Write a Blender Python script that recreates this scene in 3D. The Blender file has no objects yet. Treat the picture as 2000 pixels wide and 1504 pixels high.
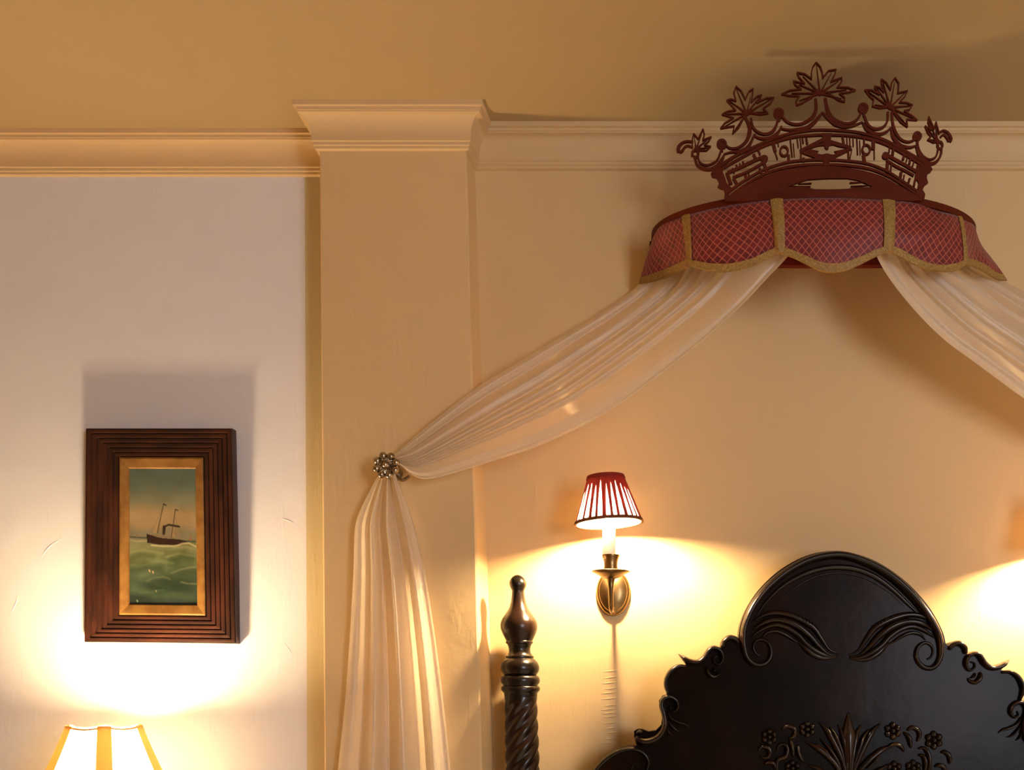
import bpy, bmesh, math, random
import numpy as np
from mathutils import Vector, Matrix
random.seed(7)
scene = bpy.context.scene
COL = scene.collection

# ---------------------------------------------------------------- camera
EYE = 1.5          # eye height
DW = 2.4           # distance from the eye to the bed wall (y = 0)
FPX = 2000.0       # focal length in pixels of the 2000 x 1504 frame
AX, AY = 1280.0, 1350.0   # where the optical axis meets the (shifted) frame
cam_d = bpy.data.cameras.new('camera')
cam = bpy.data.objects.new('camera', cam_d)
COL.objects.link(cam)
cam.location = (0, -DW, EYE)
cam.rotation_euler = (math.pi / 2, 0, 0)
cam_d.sensor_width = 36.0
cam_d.lens = 36.0 * FPX / 2000.0
cam_d.shift_x = (1000 - AX) / 2000.0
cam_d.shift_y = (AY - 752) / 2000.0
cam_d.clip_start = 0.02
scene.camera = cam

# ---------------------------------------------------------------- world, daylight, exposure
world = bpy.data.worlds.new('world')
scene.world = world
world.use_nodes = True
world.node_tree.nodes['Background'].inputs[0].default_value = (0.6, 0.7, 1.0, 1)
world.node_tree.nodes['Background'].inputs[1].default_value = 0.05
scene.view_settings.view_transform = 'Standard'
scene.view_settings.look = 'None'
scene.view_settings.gamma = 1
scene.view_settings.exposure = 0.42
scene.view_settings.use_curve_mapping = False

WIN_X, WIN_Z, WIN_W, WIN_H, BACK_Y = 2.05, 1.75, 1.15, 1.5, -4.2
sun_d = bpy.data.lights.new('window_daylight', 'AREA')
sun_d.shape = 'RECTANGLE'
sun_d.size, sun_d.size_y = WIN_W, WIN_H
sun_d.energy = 60.0
sun_d.color = (0.86, 0.90, 1.0)
sun_o = bpy.data.objects.new('window_daylight', sun_d)
COL.objects.link(sun_o)
sun_o.location = (WIN_X, BACK_Y - 0.10, WIN_Z)
sun_o.rotation_euler = (math.pi / 2, 0, 0)

TUNGSTEN = (1.0, 0.715, 0.385)
SCONCE_W = 38.0    # radiant power of one sconce bulb
LAMP_W = 28.0      # radiant power of the table lamp bulb


# ---------------------------------------------------------------- helpers
def P(x, y, Y=0.0):
    """a photograph position at depth Y (0 = bed wall, negative = into the room) as a point in the room"""
    d = DW + Y
    return Vector(((x - AX) / FPX * d, Y, EYE + (AY - y) / FPX * d))


def S(px, Y=0.0):
    return px / FPX * (DW + Y)


def lin(r, g, b):
    f = lambda c: c / 12.92 if c <= 0.04045 else ((c + 0.055) / 1.055) ** 2.4
    return (f(r / 255), f(g / 255), f(b / 255), 1)


def obj(name, verts, faces, mat, parent=None, smooth=False):
    me = bpy.data.meshes.new(name)
    me.from_pydata([tuple(v) for v in verts], [], faces)
    me.update()
    if smooth:
        me.polygons.foreach_set('use_smooth', [True] * len(me.polygons))
    if mat:
        me.materials.append(mat)
    o = bpy.data.objects.new(name, me)
    COL.objects.link(o)
    if parent:
        o.parent = parent
        o.matrix_parent_inverse = Matrix.Translation(-parent.location) if parent.type == 'EMPTY' and parent.parent is None else Matrix.Identity(4)
    return o


def fix_normals(o):
    bm = bmesh.new()
    bm.from_mesh(o.data)
    bmesh.ops.recalc_face_normals(bm, faces=bm.faces)
    bm.to_mesh(o.data)
    bm.free()
    return o


def auto_smooth(o, deg=40):
    me = o.data
    bm = bmesh.new()
    bm.from_mesh(me)
    for f in bm.faces:
        f.smooth = True
    for e in bm.edges:
        if len(e.link_faces) == 2 and e.calc_face_angle(0) > math.radians(deg):
            e.smooth = False
    bm.to_mesh(me)
    bm.free()
    return o


def tag(o, label, cat, group=None):
    o['label'] = label
    o['category'] = cat
    if group:
        o['group'] = group
    return o


def thing(name, label, cat, loc, group=None):
    o = bpy.data.objects.new(name, None)
    COL.objects.link(o)
    o.location = loc
    o.empty_display_size = 0.05
    return tag(o, label, cat, group)


def struct(o, label=None):
    o['kind'] = 'structure'
    if label:
        o['label'] = label
    return o


def box_geo(a, b):
    x0, y0, z0 = a
    x1, y1, z1 = b
    v = [(x0, y0, z0), (x1, y0, z0), (x1, y1, z0), (x0, y1, z0), (x0, y0, z1), (x1, y0, z1), (x1, y1, z1), (x0, y1, z1)]
    f = [(0, 3, 2, 1), (4, 5, 6, 7), (0, 1, 5, 4), (1, 2, 6, 5), (2, 3, 7, 6), (3, 0, 4, 7)]
    return v, f


def box(name, a, b, mat, parent=None, bevel=0.0):
    v, f = box_geo(a, b)
    o = obj(name, v, f, mat, parent)
    if bevel:
        bm = bmesh.new()
        bm.from_mesh(o.data)
        bmesh.ops.bevel(bm, geom=bm.edges[:], offset=bevel, segments=2, affect='EDGES', profile=0.7)
        bm.to_mesh(o.data)
        bm.free()
    return o


def spline(pts, n=6, closed=False):
    """centripetal-ish Catmull-Rom through tuples of any length"""
    pts = [np.array(p, float) for p in pts]
    if len(pts) < 3 and not closed:
        return [pts[0] + (pts[-1] - pts[0]) * i / n for i in range(n + 1)]
    out = []
    N = len(pts)
    rng = range(N) if closed else range(N - 1)
    for i in rng:
        p1, p2 = pts[i], pts[(i + 1) % N]
        p0 = pts[(i - 1) % N] if (closed or i > 0) else 2 * p1 - p2
        p3 = pts[(i + 2) % N] if (closed or i + 2 < N) else 2 * p2 - p1
        for k in range(n):
            t = k / n
            out.append(0.5 * ((2 * p1) + (p2 - p0) * t + (2 * p0 - 5 * p1 + 4 * p2 - p3) * t * t + (3 * p1 - p0 - 3 * p2 + p3) * t ** 3))
    if not closed:
        out.append(pts[-1])
    return out


def lerp_list(ws, t):
    """value of a list of widths at t in 0..1"""
    if not isinstance(ws, (list, tuple)):
        return ws
    f = t * (len(ws) - 1)
    i = min(int(f), len(ws) - 2)
    return ws[i] + (ws[i + 1] - ws[i]) * (f - i)


def arc_lengths(pts):
    L = [0.0]
    for i in range(1, len(pts)):
        L.append(L[-1] + float(np.linalg.norm(pts[i][:2] - pts[i - 1][:2])))
    return L


class Geo:
    """collects vertices and faces of one mesh"""
    def __init__(self):
        self.v, self.f = [], []

    def add(self, v, f):
        b = len(self.v)
        self.v += [tuple(p) for p in v]
        self.f += [tuple(i + b for i in q) for q in f]

    def build(self, name, mat, parent=None, smooth=False, angle=None):
        o = obj(name, self.v, self.f, mat, parent, smooth)
        fix_normals(o)
        if angle:
            auto_smooth(o, angle)
        return o


def grid_faces(nu, nv, closed_v=False, base=0):
    f = []
    for i in range(nu - 1):
        for j in range(nv if closed_v else nv - 1):
            j2 = (j + 1) % nv
            f.append((base + i * nv + j, base + i * nv + j2, base + (i + 1) * nv + j2, base + (i + 1) * nv + j))
    return f


def carve_stroke(g, pts, widths, Y, height, n=6, seg=7, round_ends=True):
    """a rounded ridge lying on the plane y = Y, swelling by height towards the room; pts in photograph positions"""
    c = spline(pts, n)
    L = arc_lengths(c)
    tot = max(L[-1], 1e-6)
    rings = []
    for i, p in enumerate(c):
        a = c[max(i - 1, 0)]
        b = c[min(i + 1, len(c) - 1)]
        t = b - a
        t = t / max(np.linalg.norm(t), 1e-9)
        nrm = np.array((-t[1], t[0]))
        w = lerp_list(widths, L[i] / tot) * 0.5
        if round_ends:
            e = min(L[i], tot - L[i])
            if e < w:
                w = max(0.08, math.sqrt(max(0.0, 1 - (1 - e / max(w, 1e-6)) ** 2))) * w
        hh = height * min(1.0, w / (0.5 * max(1e-6, lerp_list(widths, 0.5)))) if height > 0 else 0
        ring = []
        for k in range(seg):
            a_ = math.pi * k / (seg - 1)
            q = p + nrm * (w * math.cos(a_))
            d = Y - hh * math.sin(a_)
            v = P(q[0], q[1], Y)
            ring.append((v.x, d, v.z))
        ring.append((P(*p, Y).x, Y + 0.004, P(*p, Y).z))
        rings.append(ring)
    nv = seg + 1
    v = [q for r in rings for q in r]
    f = grid_faces(len(rings), nv, True)
    f.append(tuple(range(nv)))
    f.append(tuple((len(rings) - 1) * nv + k for k in range(nv)))
    g.add(v, f)


def flat_stroke(g, pts, widths, Y, thick, n=5):
    """a flat ribbon of board (fretwork) of the given thickness; pts in photograph positions"""
    c = spline(pts, n)
    L = arc_lengths(c)
    tot = max(L[-1], 1e-6)
    Y = Y + random.uniform(-0.0003, 0.0003)
    v = []
    for i, p in enumerate(c):
        t = c[min(i + 1, len(c) - 1)] - c[max(i - 1, 0)]
        t = t / max(np.linalg.norm(t), 1e-9)
        nrm = np.array((-t[1], t[0]))
        w = lerp_list(widths, L[i] / tot) * 0.5
        for sgn, d in ((1, 0), (-1, 0), (-1, thick), (1, thick)):
            q = p + nrm * w * sgn
            a = P(q[0], q[1], Y)
            v.append((a.x, Y + d, a.z))
    f = grid_faces(len(c), 4, True)
    f += [(0, 1, 2, 3), tuple((len(c) - 1) * 4 + k for k in (3, 2, 1, 0))]
    g.add(v, f)


def flat_poly(g, pts, Y, thick):
    Y = Y + random.uniform(-0.0003, 0.0003)
    a = [P(x, y, Y) for x, y in pts]
    n = len(a)
    v = [(p.x, Y, p.z) for p in a] + [(p.x, Y + thick, p.z) for p in a]
    f = [tuple(range(n)), tuple(range(2 * n - 1, n - 1, -1))] + [(i, i + n, (i + 1) % n + n, (i + 1) % n) for i in range(n)]
    g.add(v, f)


def flat_disc(g, x, y, r, Y, thick, n=20):
    flat_poly(g, [(x + r * math.cos(2 * math.pi * k / n), y + r * math.sin(2 * math.pi * k / n)) for k in range(n)], Y, thick)


def lathe_geo(profile, seg=40, axis_fn=None):
    """profile: (radius, height) list; axis_fn(h) -> centre (x, y, z)"""
    v, f = [], []
    for r, h in profile:
        c = axis_fn(h) if axis_fn else (0, 0, h)
        for k in range(seg):
            a = 2 * math.pi * k / seg
            v.append((c[0] + r * math.cos(a), c[1] + r * math.sin(a), c[2]))
    f = grid_faces(len(profile), seg, True)
    f.append(tuple(range(seg - 1, -1, -1)))
    f.append(tuple((len(profile) - 1) * seg + k for k in range(seg)))
    return v, f


def tube_geo(path, radii, seg=12):
    v = []
    up = Vector((0.3, 0.1, 1)).normalized()
    for i, p in enumerate(path):
        p = Vector(p)
        t = (Vector(path[min(i + 1, len(path) - 1)]) - Vector(path[max(i - 1, 0)])).normalized()
        a = t.cross(Vector((1, 0, 0)))
        if a.length < 0.1:
            a = t.cross(Vector((0, 1, 0)))
        a.normalize()
        b = t.cross(a)
        r = lerp_list(radii, i / (len(path) - 1))
        for k in range(seg):
            q = 2 * math.pi * k / seg
            v.append(p + a * r * math.cos(q) + b * r * math.sin(q))
    f = grid_faces(len(path), seg, True)
    f += [tuple(range(seg)), tuple((len(path) - 1) * seg + k for k in range(seg - 1, -1, -1))]
    return v, f


def sphere_geo(c, r, nu=16, nv=10, sy=1.0):
    v, f = [], []
    for i in range(nv + 1):
        th = math.pi * i / nv
        rr = max(math.sin(th), 0.02)
        for k in range(nu):
            a = 2 * math.pi * k / nu
            v.append((c[0] + r * rr * math.cos(a), c[1] + sy * r * rr * math.sin(a), c[2] + r * math.cos(th)))
    f = grid_faces(nv + 1, nu, True)
    f += [tuple(range(nu)), tuple(nv * nu + k for k in range(nu))]
    return v, f


# ---------------------------------------------------------------- materials
def mat_new(name):
    m = bpy.data.materials.new(name)
    m.use_nodes = True
    nt = m.node_tree
    b = nt.nodes['Principled BSDF']
    return m, nt, b


def nd(nt, kind, **kw):
    n = nt.nodes.new(kind)
    for k, val in kw.items():
        if k.startswith('i_'):
            key = k[2:]
            n.inputs[int(key) if key.isdigit() else key.replace('_', ' ')].default_value = val
        else:
            setattr(n, k, val)
    return n


def simple(name, col, rough=0.5, metal=0.0, noise=0.0, scale=20.0, bump=0.0, col2=None, coords='Object', stretch=None, spec=0.5, coat=0.0):
    m, nt, b = mat_new(name)
    b.inputs['Roughness'].default_value = rough
    b.inputs['Metallic'].default_value = metal
    b.inputs['Specular IOR Level'].default_value = spec
    b.inputs['Coat Weight'].default_value = coat
    b.inputs['Coat Roughness'].default_value = 0.15
    b.inputs['Base Color'].default_value = col
    if col2 or bump:
        tc = nd(nt, 'ShaderNodeTexCoord')
        mp = nd(nt, 'ShaderNodeMapping')
        if stretch:
            mp.inputs['Scale'].default_value = stretch
        nt.links.new(tc.outputs[coords], mp.inputs[0])
        nz = nd(nt, 'ShaderNodeTexNoise')
        nz.inputs['Scale'].default_value = scale
        nz.inputs['Detail'].default_value = 6
        nt.links.new(mp.outputs[0], nz.inputs['Vector'])
        if col2:
            rp = nd(nt, 'ShaderNodeValToRGB')
            rp.color_ramp.elements[0].position = 0.40
            rp.color_ramp.elements[1].position = 0.66
            rp.color_ramp.elements[0].color = col
            rp.color_ramp.elements[1].color = col2
            nt.links.new(nz.outputs[0], rp.inputs[0])
            nt.links.new(rp.outputs[0], b.inputs['Base Color'])
        if bump:
            bp = nd(nt, 'ShaderNodeBump')
            bp.inputs['Strength'].default_value = 1.0
            bp.inputs['Distance'].default_value = bump
            nt.links.new(nz.outputs[0], bp.inputs['Height'])
            nt.links.new(bp.outputs[0], b.inputs['Normal'])
    return m


def plaster(name, col, col2, bump=0.0035):
    m, nt, b = mat_new(name)
    b.inputs['Roughness'].default_value = 0.62
    b.inputs['Specular IOR Level'].default_value = 0.25
    tc = nd(nt, 'ShaderNodeTexCoord')
    nz = nd(nt, 'ShaderNodeTexNoise', i_Scale=3.0, i_Detail=5.0)
    nt.links.new(tc.outputs['Object'], nz.inputs['Vector'])
    mx = nd(nt, 'ShaderNodeMix', data_type='RGBA')
    mx.inputs[6].default_value = col
    mx.inputs[7].default_value = col2
    nt.links.new(nz.outputs[0], mx.inputs[0])
    nt.links.new(mx.outputs[2], b.inputs['Base Color'])
    # trowelled surface: broad swells, fine tooth and a few slanting strokes
    n1 = nd(nt, 'ShaderNodeTexNoise', i_Scale=9.0, i_Detail=3.0)
    n2 = nd(nt, 'ShaderNodeTexNoise', i_Scale=90.0, i_Detail=3.0)
    mp = nd(nt, 'ShaderNodeMapping')
    mp.inputs['Rotation'].default_value = (0, 0.6, 0)
    mp.inputs['Scale'].default_value = (30, 10, 6)
    n3 = nd(nt, 'ShaderNodeTexNoise', i_Scale=1.6, i_Detail=2.0)
    for a in (n1, n2):
        nt.links.new(tc.outputs['Object'], a.inputs['Vector'])
    nt.links.new(tc.outputs['Object'], mp.inputs[0])
    nt.links.new(mp.outputs[0], n3.inputs['Vector'])
    a1 = nd(nt, 'ShaderNodeMath', operation='MULTIPLY_ADD')
    a1.inputs[1].default_value = 0.10
    nt.links.new(n2.outputs[0], a1.inputs[0])
    nt.links.new(n1.outputs[0], a1.inputs[2])
    rp = nd(nt, 'ShaderNodeValToRGB')
    rp.color_ramp.elements[0].position = 0.60
    rp.color_ramp.elements[1].position = 0.72
    nt.links.new(n3.outputs[0], rp.inputs[0])
    a2 = nd(nt, 'ShaderNodeMath', operation='MULTIPLY_ADD')
    a2.inputs[1].default_value = 0.10
    nt.links.new(rp.outputs[0], a2.inputs[0])
    nt.links.new(a1.outputs[0], a2.inputs[2])
    bp = nd(nt, 'ShaderNodeBump')
    bp.inputs['Distance'].default_value = bump
    bp.inputs['Strength'].default_value = 0.8
    nt.links.new(a2.outputs[0], bp.inputs['Height'])
    nt.links.new(bp.outputs[0], b.inputs['Normal'])
    return m


def sheer(name, col, trans=0.45, crinkle=0.0012, scale=60.0, rough=0.8):
    """woven cloth that lets part of the light through"""
    m, nt, b = mat_new(name)
    nt.nodes.remove(b)
    out = nt.nodes['Material Output']
    df = nd(nt, 'ShaderNodeBsdfDiffuse')
    tr = nd(nt, 'ShaderNodeBsdfTranslucent')
    df.inputs[0].default_value = col
    tr.inputs[0].default_value = col
    ms = nd(nt, 'ShaderNodeMixShader')
    ms.inputs[0].default_value = trans
    nt.links.new(df.outputs[0], ms.inputs[1])
    nt.links.new(tr.outputs[0], ms.inputs[2])
    gl = nd(nt, 'ShaderNodeBsdfGlossy')
    gl.inputs['Roughness'].default_value = 0.42
    gl.inputs['Color'].default_value = (1, 0.97, 0.93, 1)
    m2 = nd(nt, 'ShaderNodeMixShader')
    m2.inputs[0].default_value = 0.05
    nt.links.new(ms.outputs[0], m2.inputs[1])
    nt.links.new(gl.outputs[0], m2.inputs[2])
    nt.links.new(m2.outputs[0], out.inputs[0])
    if crinkle:
        tc = nd(nt, 'ShaderNodeTexCoord')
        nz = nd(nt, 'ShaderNodeTexNoise', i_Scale=scale, i_Detail=4.0, i_Distortion=1.2)
        nt.links.new(tc.outputs['Object'], nz.inputs['Vector'])
        bp = nd(nt, 'ShaderNodeBump')
        bp.inputs['Distance'].default_value = crinkle
        nt.links.new(nz.outputs[0], bp.inputs['Height'])
        for s in (df, tr, gl):
            nt.links.new(bp.outputs[0], s.inputs['Normal'])
    return m


def lattice_cloth(name):
    """red damask with a fine gold diamond trellis, laid out in the cloth's own UV (metres)"""
    m, nt, b = mat_new(name)
    b.inputs['Roughness'].default_value = 0.6
    b.inputs['Sheen Weight'].default_value = 0.2
    uv = nd(nt, 'ShaderNodeUVMap', uv_map='cloth')
    sx = nd(nt, 'ShaderNodeSeparateXYZ')
    nt.links.new(uv.outputs[0], sx.inputs[0])
    s = 1 / 0.0158
    lines = []
    cells = []
    for sg in (1, -1):
        a = nd(nt, 'ShaderNodeMath', operation='MULTIPLY_ADD')
        a.inputs[1].default_value = sg * 0.92
        nt.links.new(sx.outputs[1], a.inputs[0])
        nt.links.new(sx.outputs[0], a.inputs[2])
        k = nd(nt, 'ShaderNodeMath', operation='MULTIPLY')
        k.inputs[1].default_value = s
        nt.links.new(a.outputs[0], k.inputs[0])
        fr = nd(nt, 'ShaderNodeMath', operation='FRACT')
        nt.links.new(k.outputs[0], fr.inputs[0])
        lt = nd(nt, 'ShaderNodeMath', operation='LESS_THAN')
        lt.inputs[1].default_value = 0.125
        nt.links.new(fr.outputs[0], lt.inputs[0])
        lines.append(lt)
        fl = nd(nt, 'ShaderNodeMath', operation='FLOOR')
        nt.links.new(k.outputs[0], fl.inputs[0])
        cells.append(fl)
    mxm = nd(nt, 'ShaderNodeMath', operation='MAXIMUM')
    nt.links.new(lines[0].outputs[0], mxm.inputs[0])
    nt.links.new(lines[1].outputs[0], mxm.inputs[1])
    cb = nd(nt, 'ShaderNodeCombineXYZ')
    nt.links.new(cells[0].outputs[0], cb.inputs[0])
    nt.links.new(cells[1].outputs[0], cb.inputs[1])
    wn = nd(nt, 'ShaderNodeTexWhiteNoise')
    nt.links.new(cb.outputs[0], wn.inputs[0])
    mc = nd(nt, 'ShaderNodeMix', data_type='RGBA')
    mc.inputs[6].default_value = lin(100, 15, 17)
    mc.inputs[7].default_value = lin(124, 25, 26)
    nt.links.new(wn.outputs[0], mc.inputs[0])
    ml = nd(nt, 'ShaderNodeMix', data_type='RGBA')
    ml.inputs[7].default_value = lin(186, 92, 70)
    nt.links.new(mxm.outputs[0], ml.inputs[0])
    nt.links.new(mc.outputs[2], ml.inputs[6])
    nt.links.new(ml.outputs[2], b.inputs['Base Color'])
    bp = nd(nt, 'ShaderNodeBump')
    bp.inputs['Distance'].default_value = 0.0008
    nt.links.new(mxm.outputs[0], bp.inputs['Height'])
    nt.links.new(bp.outputs[0], b.inputs['Normal'])
    return m


def emitter(name, col, strength):
    m, nt, b = mat_new(name)
    b.inputs['Base Color'].default_value = (1, 1, 1, 1)
    b.inputs['Emission Color'].default_value = col
    b.inputs['Emission Strength'].default_value = strength
    return m


M_WALL = plaster('cream_plaster', (0.75, 0.54, 0.285, 1), (0.72, 0.51, 0.262, 1))
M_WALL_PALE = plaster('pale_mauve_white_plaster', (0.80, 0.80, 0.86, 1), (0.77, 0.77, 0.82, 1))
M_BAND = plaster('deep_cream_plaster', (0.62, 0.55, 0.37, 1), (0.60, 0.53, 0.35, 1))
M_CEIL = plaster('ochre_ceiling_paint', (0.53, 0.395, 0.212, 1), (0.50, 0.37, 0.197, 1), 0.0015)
M_TRIM = plaster('cream_moulding_paint', (0.73, 0.53, 0.29, 1), (0.70, 0.50, 0.27, 1), 0.0006)
M_FLOOR = simple('beige_carpet', (0.42, 0.32, 0.22, 1), 0.9, col2=(0.36, 0.27, 0.18, 1), scale=200, bump=0.002)
M_CROWN = simple('painted_red_brown_board', lin(82, 24, 3), 0.65, col2=lin(94, 29, 5), scale=8, bump=0.0003, spec=0.2)
M_CLOTH = lattice_cloth('red_trellis_damask')
M_LINING = simple('plain_red_lining', lin(120, 28, 18), 0.8, col2=lin(108, 24, 16), scale=40, bump=0.0003)
M_BRAID = simple('old_gold_braid', lin(142, 106, 50), 0.65, col2=lin(172, 138, 74), scale=260, bump=0.0012)
M_DRAPE = sheer('ivory_crinkled_voile', (0.94, 0.84, 0.67, 1), 0.56, 0.0014, 70)
M_EBONY = simple('ebonised_carved_wood', (0.0065, 0.0042, 0.003, 1), 0.24, col2=(0.020, 0.007, 0.0035, 1), scale=6, bump=0.0016, spec=0.065)
M_POLISH = simple('rubbed_ebonised_carving', (0.007, 0.0042, 0.0028, 1), 0.26, col2=(0.022, 0.008, 0.004, 1), scale=9, bump=0.0004, spec=0.4)
M_MAHOG = simple('mahogany_frame_wood', (0.020, 0.0065, 0.004, 1), 0.36, col2=(0.062, 0.017, 0.009, 1), scale=30, bump=0.0004, stretch=(1, 1, 0.25))
M_MAHOG_H = simple('mahogany_frame_wood_rail', (0.020, 0.0065, 0.004, 1), 0.36, col2=(0.062, 0.017, 0.009, 1), scale=30, bump=0.0004, stretch=(0.25, 1, 1))
M_GILT = simple('dull_gilt', lin(146, 106, 52), 0.45, 0.15, col2=lin(120, 82, 36), scale=30, bump=0.0003)
M_BRASS = simple('antique_brass', (0.31, 0.20, 0.085, 1), 0.32, 1.0, col2=(0.20, 0.125, 0.05, 1), scale=14)
M_SILVER = simple('tarnished_silver_metal', (0.52, 0.44, 0.33, 1), 0.24, 1.0, col2=(0.30, 0.23, 0.15, 1), scale=60)
M_BLACK = simple('black_iron', (0.004, 0.003, 0.003, 1), 0.6, col2=(0.008, 0.006, 0.005, 1), scale=30)
M_CANDLE = simple('white_candle_sleeve', (0.95, 0.92, 0.85, 1), 0.4, col2=(0.9, 0.87, 0.8, 1), scale=20)
M_SHADE_IN = sheer('cream_shade_lining', (0.96, 0.84, 0.68, 1), 0.65, 0.0)
M_PLEAT = sheer('dark_red_pleated_silk', (0.24, 0.012, 0.010, 1), 0.05, 0.0)
M_FROST = sheer('upbeam_diffuser_white', (0.95, 0.92, 0.85, 1), 0.62, 0.0)  # for the cap added above each sconce bulb to soften its upward beam
M_SHADETRIM = simple('brown_shade_binding', lin(120, 62, 24), 0.8, col2=lin(96, 44, 16), scale=80, bump=0.0003)
M_TSHADE = sheer('ivory_lamp_silk', (0.98, 0.94, 0.84, 1), 0.90, 0.0005, 90)
M_TRIB = sheer('tan_shade_ribbing', lin(206, 150, 78), 0.16, 0.0004, 120)


def bulb_mat(o, watts):
    """a glowing bulb: emission spread over the real surface of its mesh"""
    area = sum(p.area for p in o.data.polygons)
    o.data.materials.clear()
    o.data.materials.append(emitter('lit_bulb_glass', TUNGSTEN + (1,), watts / (math.pi * area)))


M_GLASS_W = simple('window_paint', (0.8, 0.78, 0.72, 1), 0.5, col2=(0.76, 0.74, 0.68, 1))
M_OAK = simple('brown_table_wood', (0.10, 0.045, 0.02, 1), 0.4, col2=(0.16, 0.07, 0.03, 1), scale=10, stretch=(0.2, 1, 1))

# ---------------------------------------------------------------- room shell
CEIL = 2.811
LWY = 0.0286        # the left bay lies a little deeper than the bed wall
PILY = -0.087       # front of the pilaster
XL, XR = -2.6, 3.2
T = 0.15


def edge_x(px_top, y_top, px_bot, y_bot, Y, z):
    """x of a slightly leaning vertical edge at height z"""
    a, b = P(px_top, y_top, Y), P(px_bot, y_bot, Y)
    return a.x + (b.x - a.x) * (a.z - z) / (a.z - b.z)


v, f = box_geo((XL, BACK_Y, -0.1), (XR, 0.3, 0.0))
struct(obj('floor', v, f, M_FLOOR), 'beige carpeted floor of the bedroom')
v, f = box_geo((XL, BACK_Y, CEIL), (XR, 0.3, CEIL + 0.1))
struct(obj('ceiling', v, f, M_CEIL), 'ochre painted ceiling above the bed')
struct(box('wall_back_bed', (-0.50, 0.0, 0), (XR, 0.3, CEIL), M_WALL), 'cream plaster wall behind the bed')
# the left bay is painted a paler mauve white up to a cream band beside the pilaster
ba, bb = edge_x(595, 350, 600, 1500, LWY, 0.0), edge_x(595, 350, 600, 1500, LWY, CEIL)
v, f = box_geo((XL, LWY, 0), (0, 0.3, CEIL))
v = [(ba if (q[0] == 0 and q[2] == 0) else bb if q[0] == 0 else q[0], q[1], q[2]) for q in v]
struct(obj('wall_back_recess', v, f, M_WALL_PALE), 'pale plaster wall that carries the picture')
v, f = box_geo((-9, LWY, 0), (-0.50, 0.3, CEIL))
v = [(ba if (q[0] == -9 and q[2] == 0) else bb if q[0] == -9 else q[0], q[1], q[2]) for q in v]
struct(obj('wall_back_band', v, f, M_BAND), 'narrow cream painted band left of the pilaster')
struct(box('wall_left', (XL - T, BACK_Y, 0), (XL, 0.3, CEIL), M_WALL))
struct(box('wall_right', (XR, BACK_Y, 0), (XR + T, 0.3, CEIL), M_WALL))
# wall behind the camera, with the window that lets in the daylight
g = Geo()
wx0, wx1, wz0, wz1 = WIN_X - WIN_W / 2, WIN_X + WIN_W / 2, WIN_Z - WIN_H / 2, WIN_Z + WIN_H / 2
for a, b in (((XL, BACK_Y - T, 0), (wx0, BACK_Y, CEIL)), ((wx1, BACK_Y - T, 0), (XR, BACK_Y, CEIL)),
             ((wx0, BACK_Y - T, 0), (wx1, BACK_Y, wz0)), ((wx0, BACK_Y - T, wz1), (wx1, BACK_Y, CEIL))):
    g.add(*box_geo(a, b))
struct(g.build('wall_front', M_WALL))
g = Geo()
for a, b in (((wx0, BACK_Y - 0.06, wz0), (wx0 + 0.04, BACK_Y + 0.01, wz1)), ((wx1 - 0.04, BACK_Y - 0.06, wz0), (wx1, BACK_Y + 0.01, wz1)),
             ((wx0 + 0.04, BACK_Y - 0.06, wz0), (wx1 - 0.04, BACK_Y + 0.01, wz0 + 0.04)), ((wx0 + 0.04, BACK_Y - 0.06, wz1 - 0.04), (wx1 - 0.04, BACK_Y + 0.01, wz1))):
    g.add(*box_geo(a, b))
struct(g.build('window_1', M_GLASS_W), 'white framed window behind the viewer')

# pilaster: a shallow plaster pier that leans a little with age
def pil_x(side, z):
    if side == 0:
        return edge_x(624, 350, 633, 1500, PILY, z)
    if side == 1:
        return edge_x(911, 300, 940, 1450, PILY, z)
    return edge_x(928, 333, 957, 1250, 0.0, z)


NZ = 24
v, f = [], []
for i in range(NZ + 1):
    z = CEIL * i / NZ
    wob = 0.0006 * math.sin(i * 2.1)
    xl, xr, xi = pil_x(0, z), pil_x(1, z), pil_x(2, z)
    v += [(xl, LWY + 0.05, z), (xl, PILY + 0.004, z), (xl + 0.004, PILY, z), (xr - 0.004 + wob, PILY, z), (xr + wob, PILY + 0.004, z), (xi, 0.001, z), (xi, 0.05, z)]
f = grid_faces(NZ + 1, 7, True)
f += [tuple(range(7)), tuple(NZ * 7 + k for k in range(7))]
o = obj('wall_pilaster', v, f, M_WALL)
fix_normals(o)
struct(o, 'plaster pilaster between the picture wall and the bed wall')

# cornice: (projection, drop) profile
CP = [(0.045, 0.0), (0.045, 0.011), (0.0395, 0.0125), (0.0395, 0.019), (0.0375, 0.0195), (0.0375, 0.0225), (0.034, 0.0235)]
for k in range(1, 9):
    t = k / 8
    CP.append((0.034 - 0.0205 * math.sin(t * math.pi / 2) ** 0.9, 0.0235 + 0.0385 * (1 - math.cos(t * math.pi / 2)) ** 0.85))
CP += [(0.0135, 0.074), (0.0105, 0.0755), (0.0105, 0.082), (0.0075, 0.0835), (0.0075, 0.089), (0.002, 0.0915), (-0.004, 0.0915), (-0.004, 0.0)]


def cornice(name, path, label):
    """path: list of (x, y, dx, dy): wall corner and the mitre direction in which the profile grows"""
    n = len(CP)
    v = []
    for x, y, dx, dy in path:
        for pr, dr in CP:
            v.append((x + dx * pr, y + dy * pr, CEIL - dr))
    f = grid_faces(len(path), n, True)
    f += [tuple(range(n)), tuple((len(path) - 1) * n + k for k in range(n))]
    o = obj(name, v, f, M_TRIM)
    fix_normals(o)
    auto_smooth(o, 12)
    return struct(o, label)


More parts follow.
